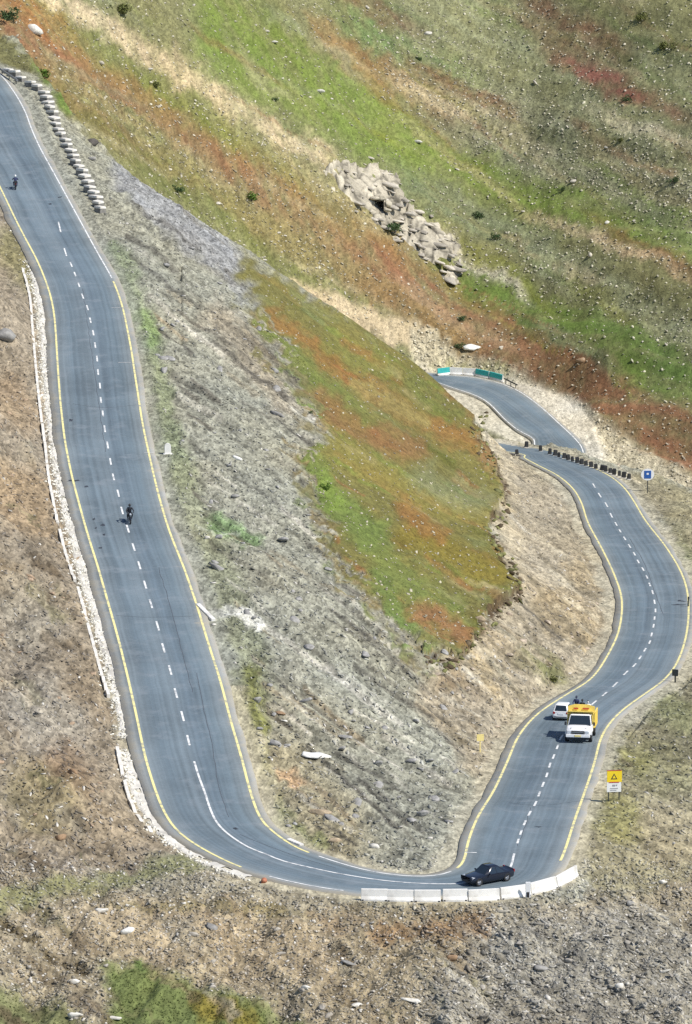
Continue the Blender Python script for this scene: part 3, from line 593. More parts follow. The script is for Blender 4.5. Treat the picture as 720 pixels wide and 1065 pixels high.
class MB:
    def __init__(s): s.v = []; s.f = []
    def add(s, v, f, mx=None):
        b = len(s.v)
        s.v += [tuple(mx @ Vector(p)) if mx is not None else tuple(p) for p in v]; s.f += [tuple(i+b for i in q) for q in f]; return s
    def box(s, c, d, rz=0, taper=1., mx=None):
        x, y, h = d[0]/2, d[1]/2, d[2]/2; t = taper
        v = [(-x,-y,-h),(x,-y,-h),(x,y,-h),(-x,y,-h),(-x*t,-y*t,h),(x*t,-y*t,h),(x*t,y*t,h),(-x*t,y*t,h)]
        m = Matrix.Translation(c) @ Matrix.Rotation(rz, 4, 'Z')
        if mx is not None: m = mx @ m
        return s.add(v, [(0,3,2,1),(4,5,6,7),(0,1,5,4),(1,2,6,5),(2,3,7,6),(3,0,4,7)], m)
    def tube(s, pts, r, n=8, r1=None):
        pts = [Vector(p) for p in pts]; base = len(s.v); N = len(pts)
        for i, p in enumerate(pts):
            d = (pts[min(i+1, N-1)]-pts[max(i-1, 0)]).normalized()
            a = d.orthogonal().normalized(); b = d.cross(a)
            rr = r if r1 is None else r+(r1-r)*i/(N-1)
            s.v += [tuple(p+(a*math.cos(2*math.pi*k/n)+b*math.sin(2*math.pi*k/n))*rr) for k in range(n)]
        for i in range(N-1):
            for k in range(n):
                q = (k+1) % n; s.f.append((base+i*n+k, base+i*n+q, base+(i+1)*n+q, base+(i+1)*n+k))
        s.f.append(tuple(base+k for k in range(n))[::-1]); s.f.append(tuple(base+(N-1)*n+k for k in range(n))); return s
    def prism(s, outline, y0, y1, mx=None):          # outline in (x, z), extruded along y
        n = len(outline)
        v = [(x, y0, z) for x, z in outline]+[(x, y1, z) for x, z in outline]
        f = [(i, (i+1) % n, n+(i+1) % n, n+i) for i in range(n)]+[tuple(range(n))[::-1], tuple(range(n, 2*n))]
        return s.add(v, f, mx)
    def loft(s, rings):
        base = len(s.v); n = len(rings[0])
        for r in rings: s.v += [tuple(p) for p in r]
        for i in range(len(rings)-1):
            for k in range(n):
                q = (k+1) % n; s.f.append((base+i*n+k, base+i*n+q, base+(i+1)*n+q, base+(i+1)*n+k))
        s.f.append(tuple(base+k for k in range(n))[::-1]); s.f.append(tuple(base+(len(rings)-1)*n+k for k in range(n))); return s
    def ell(s, c, r, n=12, m=8):
        base = len(s.v)
        for i in range(m+1):
            th = math.pi*i/m
            for k in range(n): s.v.append((c[0]+r[0]*math.sin(th)*math.cos(2*math.pi*k/n), c[1]+r[1]*math.sin(th)*math.sin(2*math.pi*k/n), c[2]+r[2]*math.cos(th)))
        for i in range(m):
            for k in range(n): q = (k+1) % n; s.f.append((base+i*n+k, base+(i+1)*n+k, base+(i+1)*n+q, base+i*n+q))
        return s
    def slab(s, quad, inset, offset, thick):         # a thin pane lying proud of a face
        q = [Vector(p) for p in quad]; c = sum(q, Vector())/len(q)
        nrm = (q[1]-q[0]).cross(q[2]-q[0]).normalized()
        q = [p+(c-p)*inset for p in q]
        n = len(q); v = [p+nrm*(offset-thick) for p in q]+[p+nrm*offset for p in q]
        f = [(i, (i+1) % n, n+(i+1) % n, n+i) for i in range(n)]+[tuple(range(n))[::-1], tuple(range(n, 2*n))]
        return s.add(v, f)
    def build(s, name, m, parent=None, bevel=0, smooth=False, recalc=True):
        me = bpy.data.meshes.new(name); me.from_pydata(s.v, [], s.f); me.update()
        bm = bmesh.new(); bm.from_mesh(me)
        bmesh.ops.remove_doubles(bm, verts=bm.verts, dist=1e-5)
        if recalc: bmesh.ops.recalc_face_normals(bm, faces=bm.faces)
        if bevel: bmesh.ops.bevel(bm, geom=[e for e in bm.edges if len(e.link_faces) == 2 and e.calc_face_angle(0) > .5], offset=bevel, segments=2, affect='EDGES', clamp_overlap=True)
        bm.to_mesh(me); bm.free()
        if smooth:
            for p in me.polygons: p.use_smooth = True
            try: me.set_sharp_from_angle(angle=R(40))
            except Exception: pass
        return link(name, me, m, parent)
def empty(name, loc, rot=(0,0,0)):
    o = bpy.data.objects.new(name, None); COL.objects.link(o); o.location = loc; o.rotation_euler = rot; o.empty_display_size = .2; return o
def copy_tree(o, parent=None):
    c = o.copy(); COL.objects.link(c)
    if parent is not None: c.parent = parent
    for ch in list(o.children): copy_tree(ch, c)
    return c

# ------------------------------------------------------------------ ground mesh
ny, nx = shape
idx = np.arange(ny*nx).reshape(shape)
quads = np.stack([idx[:-1, :-1], idx[:-1, 1:], idx[1:, 1:], idx[1:, :-1]], -1).reshape(-1, 4)
Vg = np.stack([GX.ravel(), GY.ravel(), z], 1)*S
gm = raw_mesh('ground', Vg, quads, {'albedo': colr, 'surface': np.stack([np.clip(stony, 0, 1), np.clip(rough, 0, 1), grassy], 1)})
tag(link('ground', gm, M['terrain']), kind='structure')

# ------------------------------------------------------------------ road ribbon and markings
def road_z(p, i):
    if i <= i_bend: return float(zL(p[1]))
    if i <= i_vis-4: return float(zR(p[1]))
    if i_far0 < i < i_far1: return float(zU(p[1]))
    return p[2]
lat = np.linspace(0, 1, 15)
V, LN = [], []
for i in range(len(RC)):
    a = RA[i]+RDIR[i]*ext_A[i]; b = RB[i]-RDIR[i]*ext_B[i]
    wob = .18*float(fbm(np.array([RV[i]/5]), np.array([1.]), 11, 3)[0]); wob2 = .18*float(fbm(np.array([RV[i]/5]), np.array([9.]), 12, 3)[0])
    a = a+RDIR[i]*wob; b = b-RDIR[i]*wob2
    row = [a+(b-a)*t for t in lat]
    for k, (p, t) in enumerate(zip(row, lat)):
        p = p.copy(); p[2] = road_z(p, i)
        V.append(p); LN.append((t, RV[i]*S, 0))
    V.append(row[0]+RDIR[i]*.15+np.array([0, 0, road_z(row[0], i)-row[0][2]-.5])); LN.append((0, RV[i]*S, 0))
    V.append(row[-1]-RDIR[i]*.15+np.array([0, 0, road_z(row[-1], i)-row[-1][2]-.5])); LN.append((1, RV[i]*S, 0))
V = np.array(V); k = len(lat)+2
Fq = []
for i in range(len(RC)-1):
    b0, b1 = i*k, (i+1)*k
    for j in range(len(lat)-1): Fq.append((b0+j, b1+j, b1+j+1, b0+j+1))
    Fq.append((b0+k-2, b1+k-2, b1, b0)); Fq.append((b0+len(lat)-1, b1+len(lat)-1, b1+k-1, b0+k-1))
tag(link('road', raw_mesh('road', V*S, Fq, {'lane': np.array(LN)}, True), M['asphalt']), kind='structure')

def strip(P, w, lift=.012, name='edge_line', m=None):
    """P: design-unit 3D polyline(s); a flat painted strip of width w metres lying on the road."""
    Vs, Fs = [], []
    for line in P:
        line = np.array(line)
        d = np.gradient(line, axis=0); n = np.stack([d[:, 1], -d[:, 0]], 1); n /= np.maximum(np.linalg.norm(n, axis=1), 1e-6)[:, None]
        b = len(Vs)
        for p, q in zip(line, n):
            p = p*S
            Vs += [(p[0]+q[0]*w/2, p[1]+q[1]*w/2, p[2]+lift), (p[0]-q[0]*w/2, p[1]-q[1]*w/2, p[2]+lift)]
        for i in range(len(line)-1): Fs.append((b+2*i, b+2*i+1, b+2*i+3, b+2*i+2))
    me = raw_mesh(name, np.array(Vs), np.array(Fs))
    bm = bmesh.new(); bm.from_mesh(me); bmesh.ops.recalc_face_normals(bm, faces=bm.faces)
    for f in bm.faces:
        if f.normal.z < 0: f.normal_flip()
    bm.to_mesh(me); bm.free()
    return tag(link(name, me, m), kind='structure')
def rail(Rr, i0, i1):
    q = Rr[i0:i1].copy()
    for t, i in enumerate(range(i0, i1)): q[t, 2] = road_z(q[t], i)
    return q
iA = lambda x, y, zf: int(np.argmin(np.linalg.norm(RA-on_surf(x, y, zf), axis=1)))
iB = lambda x, y, zf: int(np.argmin(np.linalg.norm(RB-on_surf(x, y, zf), axis=1)))
a_end = iA(262,906,zL); b_wh = iB(118,292,zL)
strip([rail(RA, 0, a_end), rail(RA, iA(583,893,zR), i_vis+3), rail(RB, b_wh, iB(330,890,zL)), rail(RB, iB(480,903,zR), i_vis+6)], .20, name='yellow_edge_lines', m=M['yellow_line'])
strip([rail(RA, a_end+1, iA(372,929,zL)), rail(RB, 0, b_wh), rail(RB, iB(332,890,zL), iB(478,904,zR)), rail(RA, i_vis+30, len(RC)-8), rail(RB, i_vis+30, len(RC)-8)], .16, name='white_edge_lines', m=M['white_line'])
CLd = [(62,236),(68,262),(74,275),(78,285),(82,296),(86,308),(91,320),(94,333),(97,346),(99,359),(101,373),(102,387),(104,401),(105,416),(107,430),(109,446),(112,463),(115,480),(118,496),(123,513),(127,531),(133,550),(139,569),(145,588),(151,608),(157,628),(164,651),(170,674),(177,697),(183,721),(190,745),(196,770)]
CRd = [(572,796),(569,806),(565,816),(561,826),(557,836),(551,846),(546,856),(542,866),(539,875)]
CRd2 = [(618,505),(624,515),(631,525),(636,536),(641,545),(645,552),(650,560),(655,568),(660,576),(664,584),(669,592),(673,600),(676,608),(679,616),(681,626),(682,635),(681,643),(680,651),(678,660),(676,668),(671,676),(666,684),(660,692),(651,700),(640,712),(629,722),(618,731),(606,741),(594,753),(584,767),(580,777),(576,787)]
def dashes(pts, zf, frac):
    out = []
    P = np.array([on_surf(x, y, zf) for x, y in pts])
    for i in range(len(P)):
        d = (P[min(i+1, len(P)-1)]-P[max(i-1, 0)])/(min(i+1, len(P)-1)-max(i-1, 0))
        out.append(np.array([P[i]-d*frac/2, P[i], P[i]+d*frac/2]))
        for q in out[-1]: q[2] = float(zf(q[1]))
    return out
solid = np.array([on_surf(x, y, zL) for x, y in [(202,792),(207,808),(213,824),(219,842),(226,856),(238,868),(258,881),(278,889),(296,896),(330,904),(360,910),(400,916),(440,919),(480,919),(510,914),(524,908)]])
solid = catmull(solid, 1.0); solid[:, 2] = zL(solid[:, 1])
sol2 = np.array([on_surf(x, y, zR) for x, y in [(530,905),(533,897),(535,888)]])
strip(dashes(CLd, zL, .42)+dashes(CRd, zR, .5)+dashes(CRd2, zR, .45)+[solid, sol2], .17, name='white_centre_line', m=M['white_line'])
ticks = [np.array([on_surf(x0, y, zL), on_surf((x0+x1)/2, y, zL), on_surf(x1, y, zL)]) for x0, x1, y in [(123,136,377),(116,127,320),(150,160,471)]]
ticks += [np.array([on_surf(484,887,zR), on_surf(490,887,zR), on_surf(496,887,zR)])]
strip(ticks, .16, lift=.018, name='white_tick_marks', m=M['white_line'])
# tar stains and patches, plus a post's painted shadow: thin dark irregular sheets
M['tar_and_shadow'] = paint('tar_and_shadow', (.035,.04,.05), .7, .3, 2)
mark_v, mark_f = [], []
for x, y, a, b, zf in [(77,500,1.6,.4,zL),(74,437,.35,.5,zL),(98,540,.3,.4,zL),(107,546,.35,.4,zL),(108,556,.25,.3,zL),(90,506,.3,.3,zL),(104,570,.3,.3,zL),(100,549,.2,.25,zL),(62,205,.5,.4,zL),(52,212,.4,.3,zL),(705,629,2.0,.45,zR),(708,625,.9,.5,zR),(560,860,.5,.2,zR),(245,862,.4,.2,zL)]:  # the two by the delineator post are its painted shadow
    c = on_surf(x, y, zf); base = len(mark_v); n = 12
    for q in range(n):
        r = random.uniform(.35, 1.15); p = c + np.array([a*r*math.cos(2*math.pi*q/n)*.8, b*r*math.sin(2*math.pi*q/n)*1.6, 0]); p[2] = float(zf(p[1]))
        mark_v.append(tuple(p*S+np.array([0, 0, .008])))
    mark_f.append(tuple(range(base, base+n)))
me = bpy.data.meshes.new('road_stains_and_shadow'); me.from_pydata(mark_v, [], mark_f); me.update(); tag(link('road_stains_and_shadow', me, M['tar_and_shadow']), kind='structure')
# long cracks
def wander(pts, zf, amp=.12):
    P = catmull(np.array([on_surf(x, y, zf) for x, y in pts]), 1.2); P[:, 0] += amp*fbm(np.arange(len(P))*.6, np.arange(len(P))*0+pts[0][0], 31, 3)
    P[:, 2] = zf(P[:, 1]); return P
M['crack'] = paint('crack', (.075,.085,.10), .8, .2, 2)
strip([wander([(205,700),(213,740),(221,775),(228,820),(238,850)], zL), wander([(86,300),(96,370),(110,470)], zL), wander([(552,840),(546,862),(538,880)], zR), wander([(165,590),(185,660),(200,720)], zL), wander([(655,560),(672,590),(690,640)], zR),
       wander([(120,640),(150,642),(200,641)], zL, .2), wander([(76,420),(110,424),(142,421)], zL, .2), wander([(530,835),(560,838),(604,833)], zR, .2), wander([(250,868),(300,888),(350,903)], zL)], .05, lift=.006, name='road_cracks', m=M['crack'])
# ------------------------------------------------------------------ vehicles
def tri_ring(y, half):               # mirror a half section (x, z) bottom->top into a full ring
    return [(x, y, zz) for x, zz in half]+[(-x, y, zz) for x, zz in half[::-1]]
def wheel(parent, x, y, r, w, rimc='rim'):
    t = MB(); n = 20
    prof = [(r*.62, -w/2), (r*.95, -w/2), (r, -w*.32), (r, w*.32), (r*.95, w/2), (r*.62, w/2)]
    rings = [[(x+b, y+a*math.cos(2*math.pi*k/n), r+a*math.sin(2*math.pi*k/n)) for a, b in prof] for k in range(n)]
    base = len(t.v)
    for q in rings: t.v += q
    m = len(prof)
    for k in range(n):
        for j in range(m):
            t.f.append((base+k*m+j, base+((k+1) % n)*m+j, base+((k+1) % n)*m+(j+1) % m, base+k*m+(j+1) % m))
    o = empty('wheel', (0, 0, 0)); o.parent = parent
    t.build('tyre', M['rubber'], o, smooth=True)
    h = MB(); h.tube([(x-w*.34, y, r), (x+w*.34, y, r)], r*.63, 16)
    for k in range(5):
        a = 2*math.pi*k/5; sg = 1 if x > 0 else -1
        h.tube([(x+sg*w*.36, y, r), (x+sg*w*.36, y+r*.55*math.cos(a), r+r*.55*math.sin(a))], r*.09, 6)
    h.build('rim', M[rimc], o)
def car(loc, yaw, pitch, L, Wd, H, paintm, hatch, label):
    root = empty('parked_car' if False else ('hatchback_car' if hatch else 'saloon_car'), loc, (pitch, 0, yaw)); tag(root, label, 'car')
    w = Wd/2; b = MB(); f = L/2
    belt = H*.60
    def half(wl, z0, zs, zt, crown): return [(0.001, z0), (wl*.86, z0), (wl*.97, z0+.10), (wl, z0+.26), (wl*.985, zs), (wl*.90, zt), (wl*.5, zt+crown), (0.001, zt+crown)]
    if hatch:
        st = [(-f, .80, .32, .55, .80, .02), (-f+.07, .93, .24, .62, belt, .0), (-f+.5, 1, .19, .70, belt, 0), (0, 1, .18, .72, belt, 0), (f-1.05, 1, .18, .70, belt-.02, .02), (f-.45, .96, .2, .62, belt-.14, .03), (f-.10, .84, .25, .52, .62, .03), (f, .70, .32, .46, .54, .02)]
    else:
        st = [(-f, .80, .34, .58, .80, .02), (-f+.10, .92, .24, .66, belt-.02, .02), (-f+.7, 1, .19, .72, belt, .02), (0, 1, .18, .72, belt, 0), (f-1.25, 1, .18, .70, belt-.01, .02), (f-.5, .96, .2, .60, belt-.13, .04), (f-.12, .84, .25, .50, .60, .03), (f, .70, .32, .45, .52, .02)]
    b.loft([tri_ring(y, half(w*k, z0, zs, zt, cr)) for y, k, z0, zs, zt, cr in st])
    # cabin shell
    if hatch: yb, yr0, yr1, yf = -f+.06, -f+.34, .28, f-1.02
    else: yb, yr0, yr1, yf = -f+.62, -f+1.35, .18, f-1.22
    wb, wr = w*.90, w*.70
    P = lambda y, x, z: (x, y, z)
    Bq = [P(yb, wb, belt-.02), P(yf, wb*.97, belt-.02), P(yr1, wr, H), P(yr0, wr, H)]
    ring0 = [(-wb*.92, yb, belt-.03), (-wb, yb+.25, belt-.03), (-wb, yf-.3, belt-.03), (-wb*.9, yf, belt-.03), (wb*.9, yf, belt-.03), (wb, yf-.3, belt-.03), (wb, yb+.25, belt-.03), (wb*.92, yb, belt-.03)]
    ring1 = [(-wr*.94, yr0, H-.05), (-wr, yr0+.12, H-.05), (-wr, yr1-.15, H-.05), (-wr*.92, yr1, H-.05), (wr*.92, yr1, H-.05), (wr, yr1-.15, H-.05), (wr, yr0+.12, H-.05), (wr*.94, yr0, H-.05)]
    ring2 = [(x*.84, y*.86+(yr0+yr1)*.07, H) for x, y, z in ring1]
    b.loft([ring0, ring1, ring2])
    body = b.build('body', M[paintm], root, bevel=.045, smooth=True)
    def pane(name, q, ins=.10, m='glass'):
        q = [Vector(p) for p in q]
        c = sum(q, Vector())/4; n = (q[1]-q[0]).cross(q[2]-q[0]).normalized()
        if n.dot(c-Vector((0, 0, belt))) < 0: q = q[::-1]
        return MB().slab(q, ins, .012, .02).build(name, M[m], root)
    pane('windscreen', [ring0[3], ring0[4], ring1[4], ring1[3]])
    pane('rear_window', [ring0[0], ring0[7], ring1[7], ring1[0]], .14)
    for s in (0, 1):
        a, d, e, g = (ring0[6], ring0[5], ring1[5], ring1[6]) if s else (ring0[1], ring0[2], ring1[2], ring1[1])
        mid0 = Vector(a).lerp(Vector(d), .48); mid1 = Vector(g).lerp(Vector(e), .48)
        pane('side_window', [a, mid0, mid1, g], .10); pane('side_window', [mid0, d, e, mid1], .10)
    sx = -1
    for sx in (-1, 1):
        MB().add([(sx*w*.83, f-.16, .56), (sx*w*.50, f-.03, .53), (sx*w*.50, f-.01, .43), (sx*w*.83, f-.10, .44), (sx*w*.86, f-.40, .66), (sx*w*.52, f-.30, .66)], [(0,1,2,3), (0,4,5,1)]).build('headlight', M['lamp'], root)
        MB().box((sx*w*.76, -f+.03, .70), (w*.26, .09, .20), mx=None).build('tail_light', M['red_lamp'], root, bevel=.015)
        MB().box((sx*(w+.09), yf-.30, belt+.06), (.16, .10, .12)).build('wing_mirror', M[paintm], root, bevel=.02)
        for q in (-.33*L+.06, .32*L): wheel(root, sx*(w-.10), q, .30, .20)
    MB().box((0, f-.02, .36), (w*1.1, .06, .14)).box((0, f-.04, .52), (w*.7, .05, .06)).build('grille', M['dark_plastic'], root)
    MB().box((0, -f-.005, .62), (.5, .03, .13)).build('number_plate', M['white'], root)
    MB().box((0, -f+.04, .34), (w*1.45, .10, .07)).build('bumper_trim', M['dark_plastic'], root)
    return root
def pose_on(zf, x, y, x2, y2):
    """stands at pixel-measured point; faces from the first point to the second along the carriageway"""
    p, q = on_surf(x, y, zf), on_surf(x2, y2, zf); d = q-p
    return W(p)+Vector((0, 0, .01)), math.atan2(-d[0], d[1]), math.atan2(d[2], math.hypot(d[0], d[1]))
loc, yaw, pit = pose_on(zR, 507, 917, 497, 921.5)
# the saloon rounds the hairpin: nose toward the viewer's side of the bend
car(loc, R(180-56), 0, 3.9, 1.60, 1.24, 'black_paint', False, 'black saloon car rounding the hairpin beside the white barriers')
loc, yaw, pit = pose_on(zR, 586, 747, 594, 739)
car(loc, yaw, pit, 3.4, 1.52, 1.40, 'white', True, 'small white hatchback seen from behind, passing the yellow truck')

# ---- pickup truck
loc, yaw, pit = pose_on(zR, 604, 768, 597, 781)
tr = empty('pickup_truck', loc, (pit, 0, yaw)); tr.scale = (1.1, 1.1, 1.16); tag(tr, 'white pickup truck with a tall yellow cargo body coming downhill', 'truck')
b = MB(); w = .98
def hs(wl, z0, zs, zt, cr): return [(.001, z0), (wl*.9, z0), (wl, z0+.18), (wl, zs), (wl*.93, zt), (wl*.5, zt+cr), (.001, zt+cr)]
b.loft([tri_ring(y, hs(w*k, z0, zs, zt, cr)) for y, k, z0, zs, zt, cr in [(.55, 1, .48, .98, 1.12, 0), (1.0, 1, .48, .98, 1.12, .02), (1.6, .99, .50, .96, 1.08, .05), (2.25, .94, .52, .90, .98, .06), (2.48, .86, .55, .84, .88, .04)]])
c0 = [(-w*.95, -.45, 1.0), (-w*.95, 1.05, 1.08), (w*.95, 1.05, 1.08), (w*.95, -.45, 1.0)]; c1 = [(-w*.82, -.35, 1.78), (-w*.80, .50, 1.78), (w*.80, .50, 1.78), (w*.82, -.35, 1.78)]
c2 = [(x*.9, y*.9, 1.84) for x, y, zz in c1]; cb = [(x, y, .5) for x, y, zz in c0]
b.loft([cb, c0, c1, c2])
b.build('cab', M['white'], tr, bevel=.05, smooth=True)
MB().slab([c0[2], c0[1], c1[1], c1[2]], .08, .014, .02).build('windscreen', M['glass'], tr)
MB().slab([c0[0], c0[1], c1[1], c1[0]][::-1], .14, .014, .02).build('side_window', M['glass'], tr); MB().slab([c0[3], c0[2], c1[2], c1[3]], .14, .014, .02).build('side_window', M['glass'], tr)
MB().box((0, 2.50, .79), (1.02, .06, .22)).build('grille', M['dark_plastic'], tr); MB().box((0, 2.545, .80), (.9, .03, .05)).build('grille_bar', M['chrome'], tr)
MB().box((0, 1.10, 1.10), (1.72, .20, .05)).build('wiper_cowl', M['dark_plastic'], tr)
for sx in (-1, 1): MB().add([(sx*.60, 1.3, 1.128), (sx*.63, 1.3, 1.128), (sx*.60, 2.3, 1.035), (sx*.57, 2.3, 1.035), (sx*.60, 1.3, 1.10), (sx*.63, 1.3, 1.10), (sx*.60, 2.3, 1.0), (sx*.57, 2.3, 1.0)], [(0,1,2,3), (4,7,6,5), (0,4,5,1), (1,5,6,2), (2,6,7,3), (3,7,4,0)]).build('bonnet_seam', M['dark_plastic'], tr)
MB().box((0, 2.10, 1.045), (1.1, .10, .03)).build('bonnet_vent', M['dark_plastic'], tr)
MB().box((0, 2.56, .55), (1.86, .18, .22)).build('bumper', M['white'], tr, bevel=.03); MB().box((0, 2.50, .36), (1.7, .14, .18)).build('skid_plate', M['dark_plastic'], tr)
MB().box((0, 2.66, .56), (.5, .02, .13)).build('number_plate', M['pale_yellow'], tr)
for sx in (-1, 1):
    MB().box((sx*.70, 2.47, .80), (.28, .08, .19)).build('headlight', M['lamp'], tr, bevel=.02)
    MB().box((sx*1.10, .95, 1.22), (.16, .10, .26)).build('wing_mirror', M['dark_plastic'], tr, bevel=.02)
    for yy in (1.62, -1.55): wheel(tr, sx*.90, yy, .40, .27)
    MB().prism([(sx*.72, .55), (sx*1.03, .55), (sx*1.03, .86), (sx*.72, .92)], 1.15, 2.08).build('wheel_arch', M['white'], tr, bevel=.03)
MB().box((0, -1.0, .56), (1.5, 3.4, .16)).build('chassis', M['dark_plastic'], tr)
bd = MB()
bd.box((0, -1.55, .78), (2.06, 2.3, .10))
for sx in (-1, 1):
    bd.box((sx*1.03, -1.55, 1.30), (.06, 2.36, 1.10))
    for q in range(5): bd.box((sx*1.07, -2.6+q*.53, 1.30), (.05, .08, 1.12))
    bd.box((sx*1.04, -1.55, 1.88), (.11, 2.44, .08))
bd.box((0, -.42, 1.42), (2.06, .06, 1.34)); bd.box((0, -2.72, 1.12), (2.06, .06, .76))
bd.build('cargo_body', M['truck_yellow'], tr, bevel=.008)
cr = MB()                            # crown that leans over the cab roof
cr.prism([(-1.02, 1.86), (1.02, 1.86), (1.06, 2.30), (.55, 2.46), (-.55, 2.46), (-1.06, 2.30)], -.44, -.34)
cr.add([(-.98, -.34, 1.90), (.98, -.34, 1.90), (.95, .45, 2.0), (-.95, .45, 2.0), (-.98, -.34, 1.97), (.98, -.34, 1.97), (.95, .45, 2.07), (-.95, .45, 2.07)], [(0,3,2,1), (4,5,6,7), (0,1,5,4), (1,2,6,5), (2,3,7,6), (3,0,4,7)])
cr.tube([(-.98, .42, 1.86), (-.98, -.4, 1.86)], .03); cr.tube([(.98, .42, 1.86), (.98, -.4, 1.86)], .03)
cr.build('roof_crown', M['truck_yellow'], tr, bevel=.01)
MB().box((-.35, -.29, 2.16), (.5, .03, .10)).build('painted_panel', M['red_paint'], tr); MB().box((.42, -.29, 2.16), (.36, .03, .10)).build('painted_panel', M['red_paint'], tr)
MB().box((0, -1.5, 1.02), (1.7, 1.9, .6), taper=.9).box((0, -1.05, 1.58), (1.6, 1.3, .62), taper=.85).build('load', M['khaki_cloth'], tr, bevel=.06)
TRM = Matrix.Translation(loc) @ Matrix.Rotation(yaw, 4, 'Z') @ Matrix.Rotation(pit, 4, 'X') @ Matrix.Diagonal((1.1, 1.1, 1.16, 1))

# ------------------------------------------------------------------ people: one skinned body, materials by region
def person(name_loc, yaw, J, label, top, legs, head='hair', pitch=0):
    """J: joint name -> local position (metres)."""
    names = ['pelvis','waist','chest','neck','shL','elL','haL','shR','elR','haR','hipL','knL','anL','toL','hipR','knR','anR','toR']
    E = [('pelvis','waist'),('waist','chest'),('chest','neck'),('chest','shL'),('shL','elL'),('elL','haL'),('chest','shR'),('shR','elR'),('elR','haR'),('pelvis','hipL'),('hipL','knL'),('knL','anL'),('anL','toL'),('pelvis','hipR'),('hipR','knR'),('knR','anR'),('anR','toR')]
    rad = dict(pelvis=.155, waist=.145, chest=.165, neck=.06, shL=.075, shR=.075, elL=.052, elR=.052, haL=.036, haR=.036, hipL=.10, hipR=.10, knL=.066, knR=.066, anL=.048, anR=.048, toL=.04, toR=.04)
    me = bpy.data.meshes.new('person'); me.from_pydata([J[n] for n in names], [(names.index(a), names.index(c)) for a, c in E], []); me.update()
    o = link('person', me)
    md = o.modifiers.new('Skin', 'SKIN'); sub = o.modifiers.new('Sub', 'SUBSURF'); sub.levels = sub.render_levels = 1
    for i, n in enumerate(names):
        sv = me.skin_vertices[0].data[i]; sv.radius = (rad[n], rad[n]*(.78 if n in ('pelvis', 'waist', 'chest') else 1)); sv.use_root = (n == 'pelvis')
    bpy.context.view_layer.update()
    dg = bpy.context.evaluated_depsgraph_get(); m2 = bpy.data.meshes.new_from_object(o.evaluated_get(dg)); o.modifiers.clear()
    bm = bmesh.new(); bm.from_mesh(m2)
    # the head grows out of the neck: an egg joined to the same mesh, with nose, and ears
    hc = Vector(J['neck'])+Vector((0, .03, .15)); hr = (.078, .098, .118)
    h = MB().ell(hc, hr, 16, 12).ell(hc+Vector((0, .10, -.015)), (.014, .022, .026), 8, 6)
    for sx in (-1, 1): h.ell(hc+Vector((sx*.08, -.005, -.01)), (.012, .026, .034), 8, 6)
    nv = len(bm.verts); vs = [bm.verts.new(p) for p in h.v]
    headf = [bm.faces.new([vs[i] for i in q]) for q in h.f if len(set(q)) == len(q)]
    # hands: palm, four fingers and a thumb
    handf = []
    for side in 'LR':
        a = Vector(J['el'+side]); c = Vector(J['ha'+side]); d = (c-a).normalized(); sidev = d.cross(Vector((0, 0, 1))).normalized() if abs(d.z) < .95 else Vector((1, 0, 0)); dn = d.cross(sidev).normalized()
        hm = MB().tube([c-d*.01, c+d*.08], .036, 8, .030)
        for q in range(4):
            s0 = c+d*.075+sidev*(q-1.5)*.018; Lf = (.065, .075, .070, .055)[q]
            hm.tube([s0, s0+d*Lf*.5+dn*.012, s0+d*Lf*.8+dn*.035], .0085, 6, .0065)
        hm.tube([c+sidev*.03, c+sidev*.055+d*.03, c+sidev*.05+d*.065+dn*.015], .010, 6, .007)
        vh = [bm.verts.new(p) for p in hm.v]; handf += [bm.faces.new([vh[i] for i in q]) for q in hm.f if len(set(q)) == len(q)]
    zc = {n: Vector(J[n]) for n in names}
    hf, hd = set(headf), set(handf)
    for f in bm.faces:
        if f in hf or f in hd: f.material_index = 2; f.smooth = True; continue
        c = f.calc_center_median(); n = min(names, key=lambda q: (zc[q]-c).length)
        f.material_index = 3 if n in ('anL', 'anR', 'toL', 'toR') else 1 if n in ('pelvis', 'hipL', 'hipR', 'knL', 'knR') else 0
        if n == 'neck' and c.z > zc['neck'].z-.02: f.material_index = 2
        f.smooth = True
    bm.to_mesh(me); bm.free()
    me.materials.clear()
    for q in (top, legs, 'skin', 'dark_plastic'): me.materials.append(M[q])
    o.location = name_loc; o.rotation_euler = (pitch, 0, yaw); tag(o, label, 'person')
    cap = MB()
    if head == 'helmet':
        cap.ell(hc+Vector((0, -.01, .02)), (.125, .15, .15), 18, 12); k = cap.build('helmet', M['dark_plastic'], o, smooth=True)
        MB().ell(hc+Vector((0, .055, .0)), (.108, .09, .055), 14, 8).build('visor', M['glass'], k, smooth=True)
    elif head == 'white_helmet':
        cap.ell(hc+Vector((0, -.01, .02)), (.125, .15, .15), 18, 12); k = cap.build('helmet', M['white'], o, smooth=True)
        MB().ell(hc+Vector((0, .055, .0)), (.108, .09, .055), 14, 8).build('visor', M['glass'], k, smooth=True)
    elif head == 'cap':
        cap.ell(hc+Vector((0, -.012, .045)), (.09, .108, .09), 16, 8).box(hc+Vector((0, .12, .05)), (.13, .10, .012)); cap.build('cap', M['white_cloth'], o, smooth=True)
    else:
        cap.ell(hc+Vector((0, -.022, .035)), (.088, .098, .105), 16, 8); cap.build('hair', M['hair'], o, smooth=True)
    for sx in (-1, 1): MB().ell(hc+Vector((sx*.030, .083, .012)), (.012, .01, .009), 8, 6).build('eye', M['dark_plastic'], o)
    return o
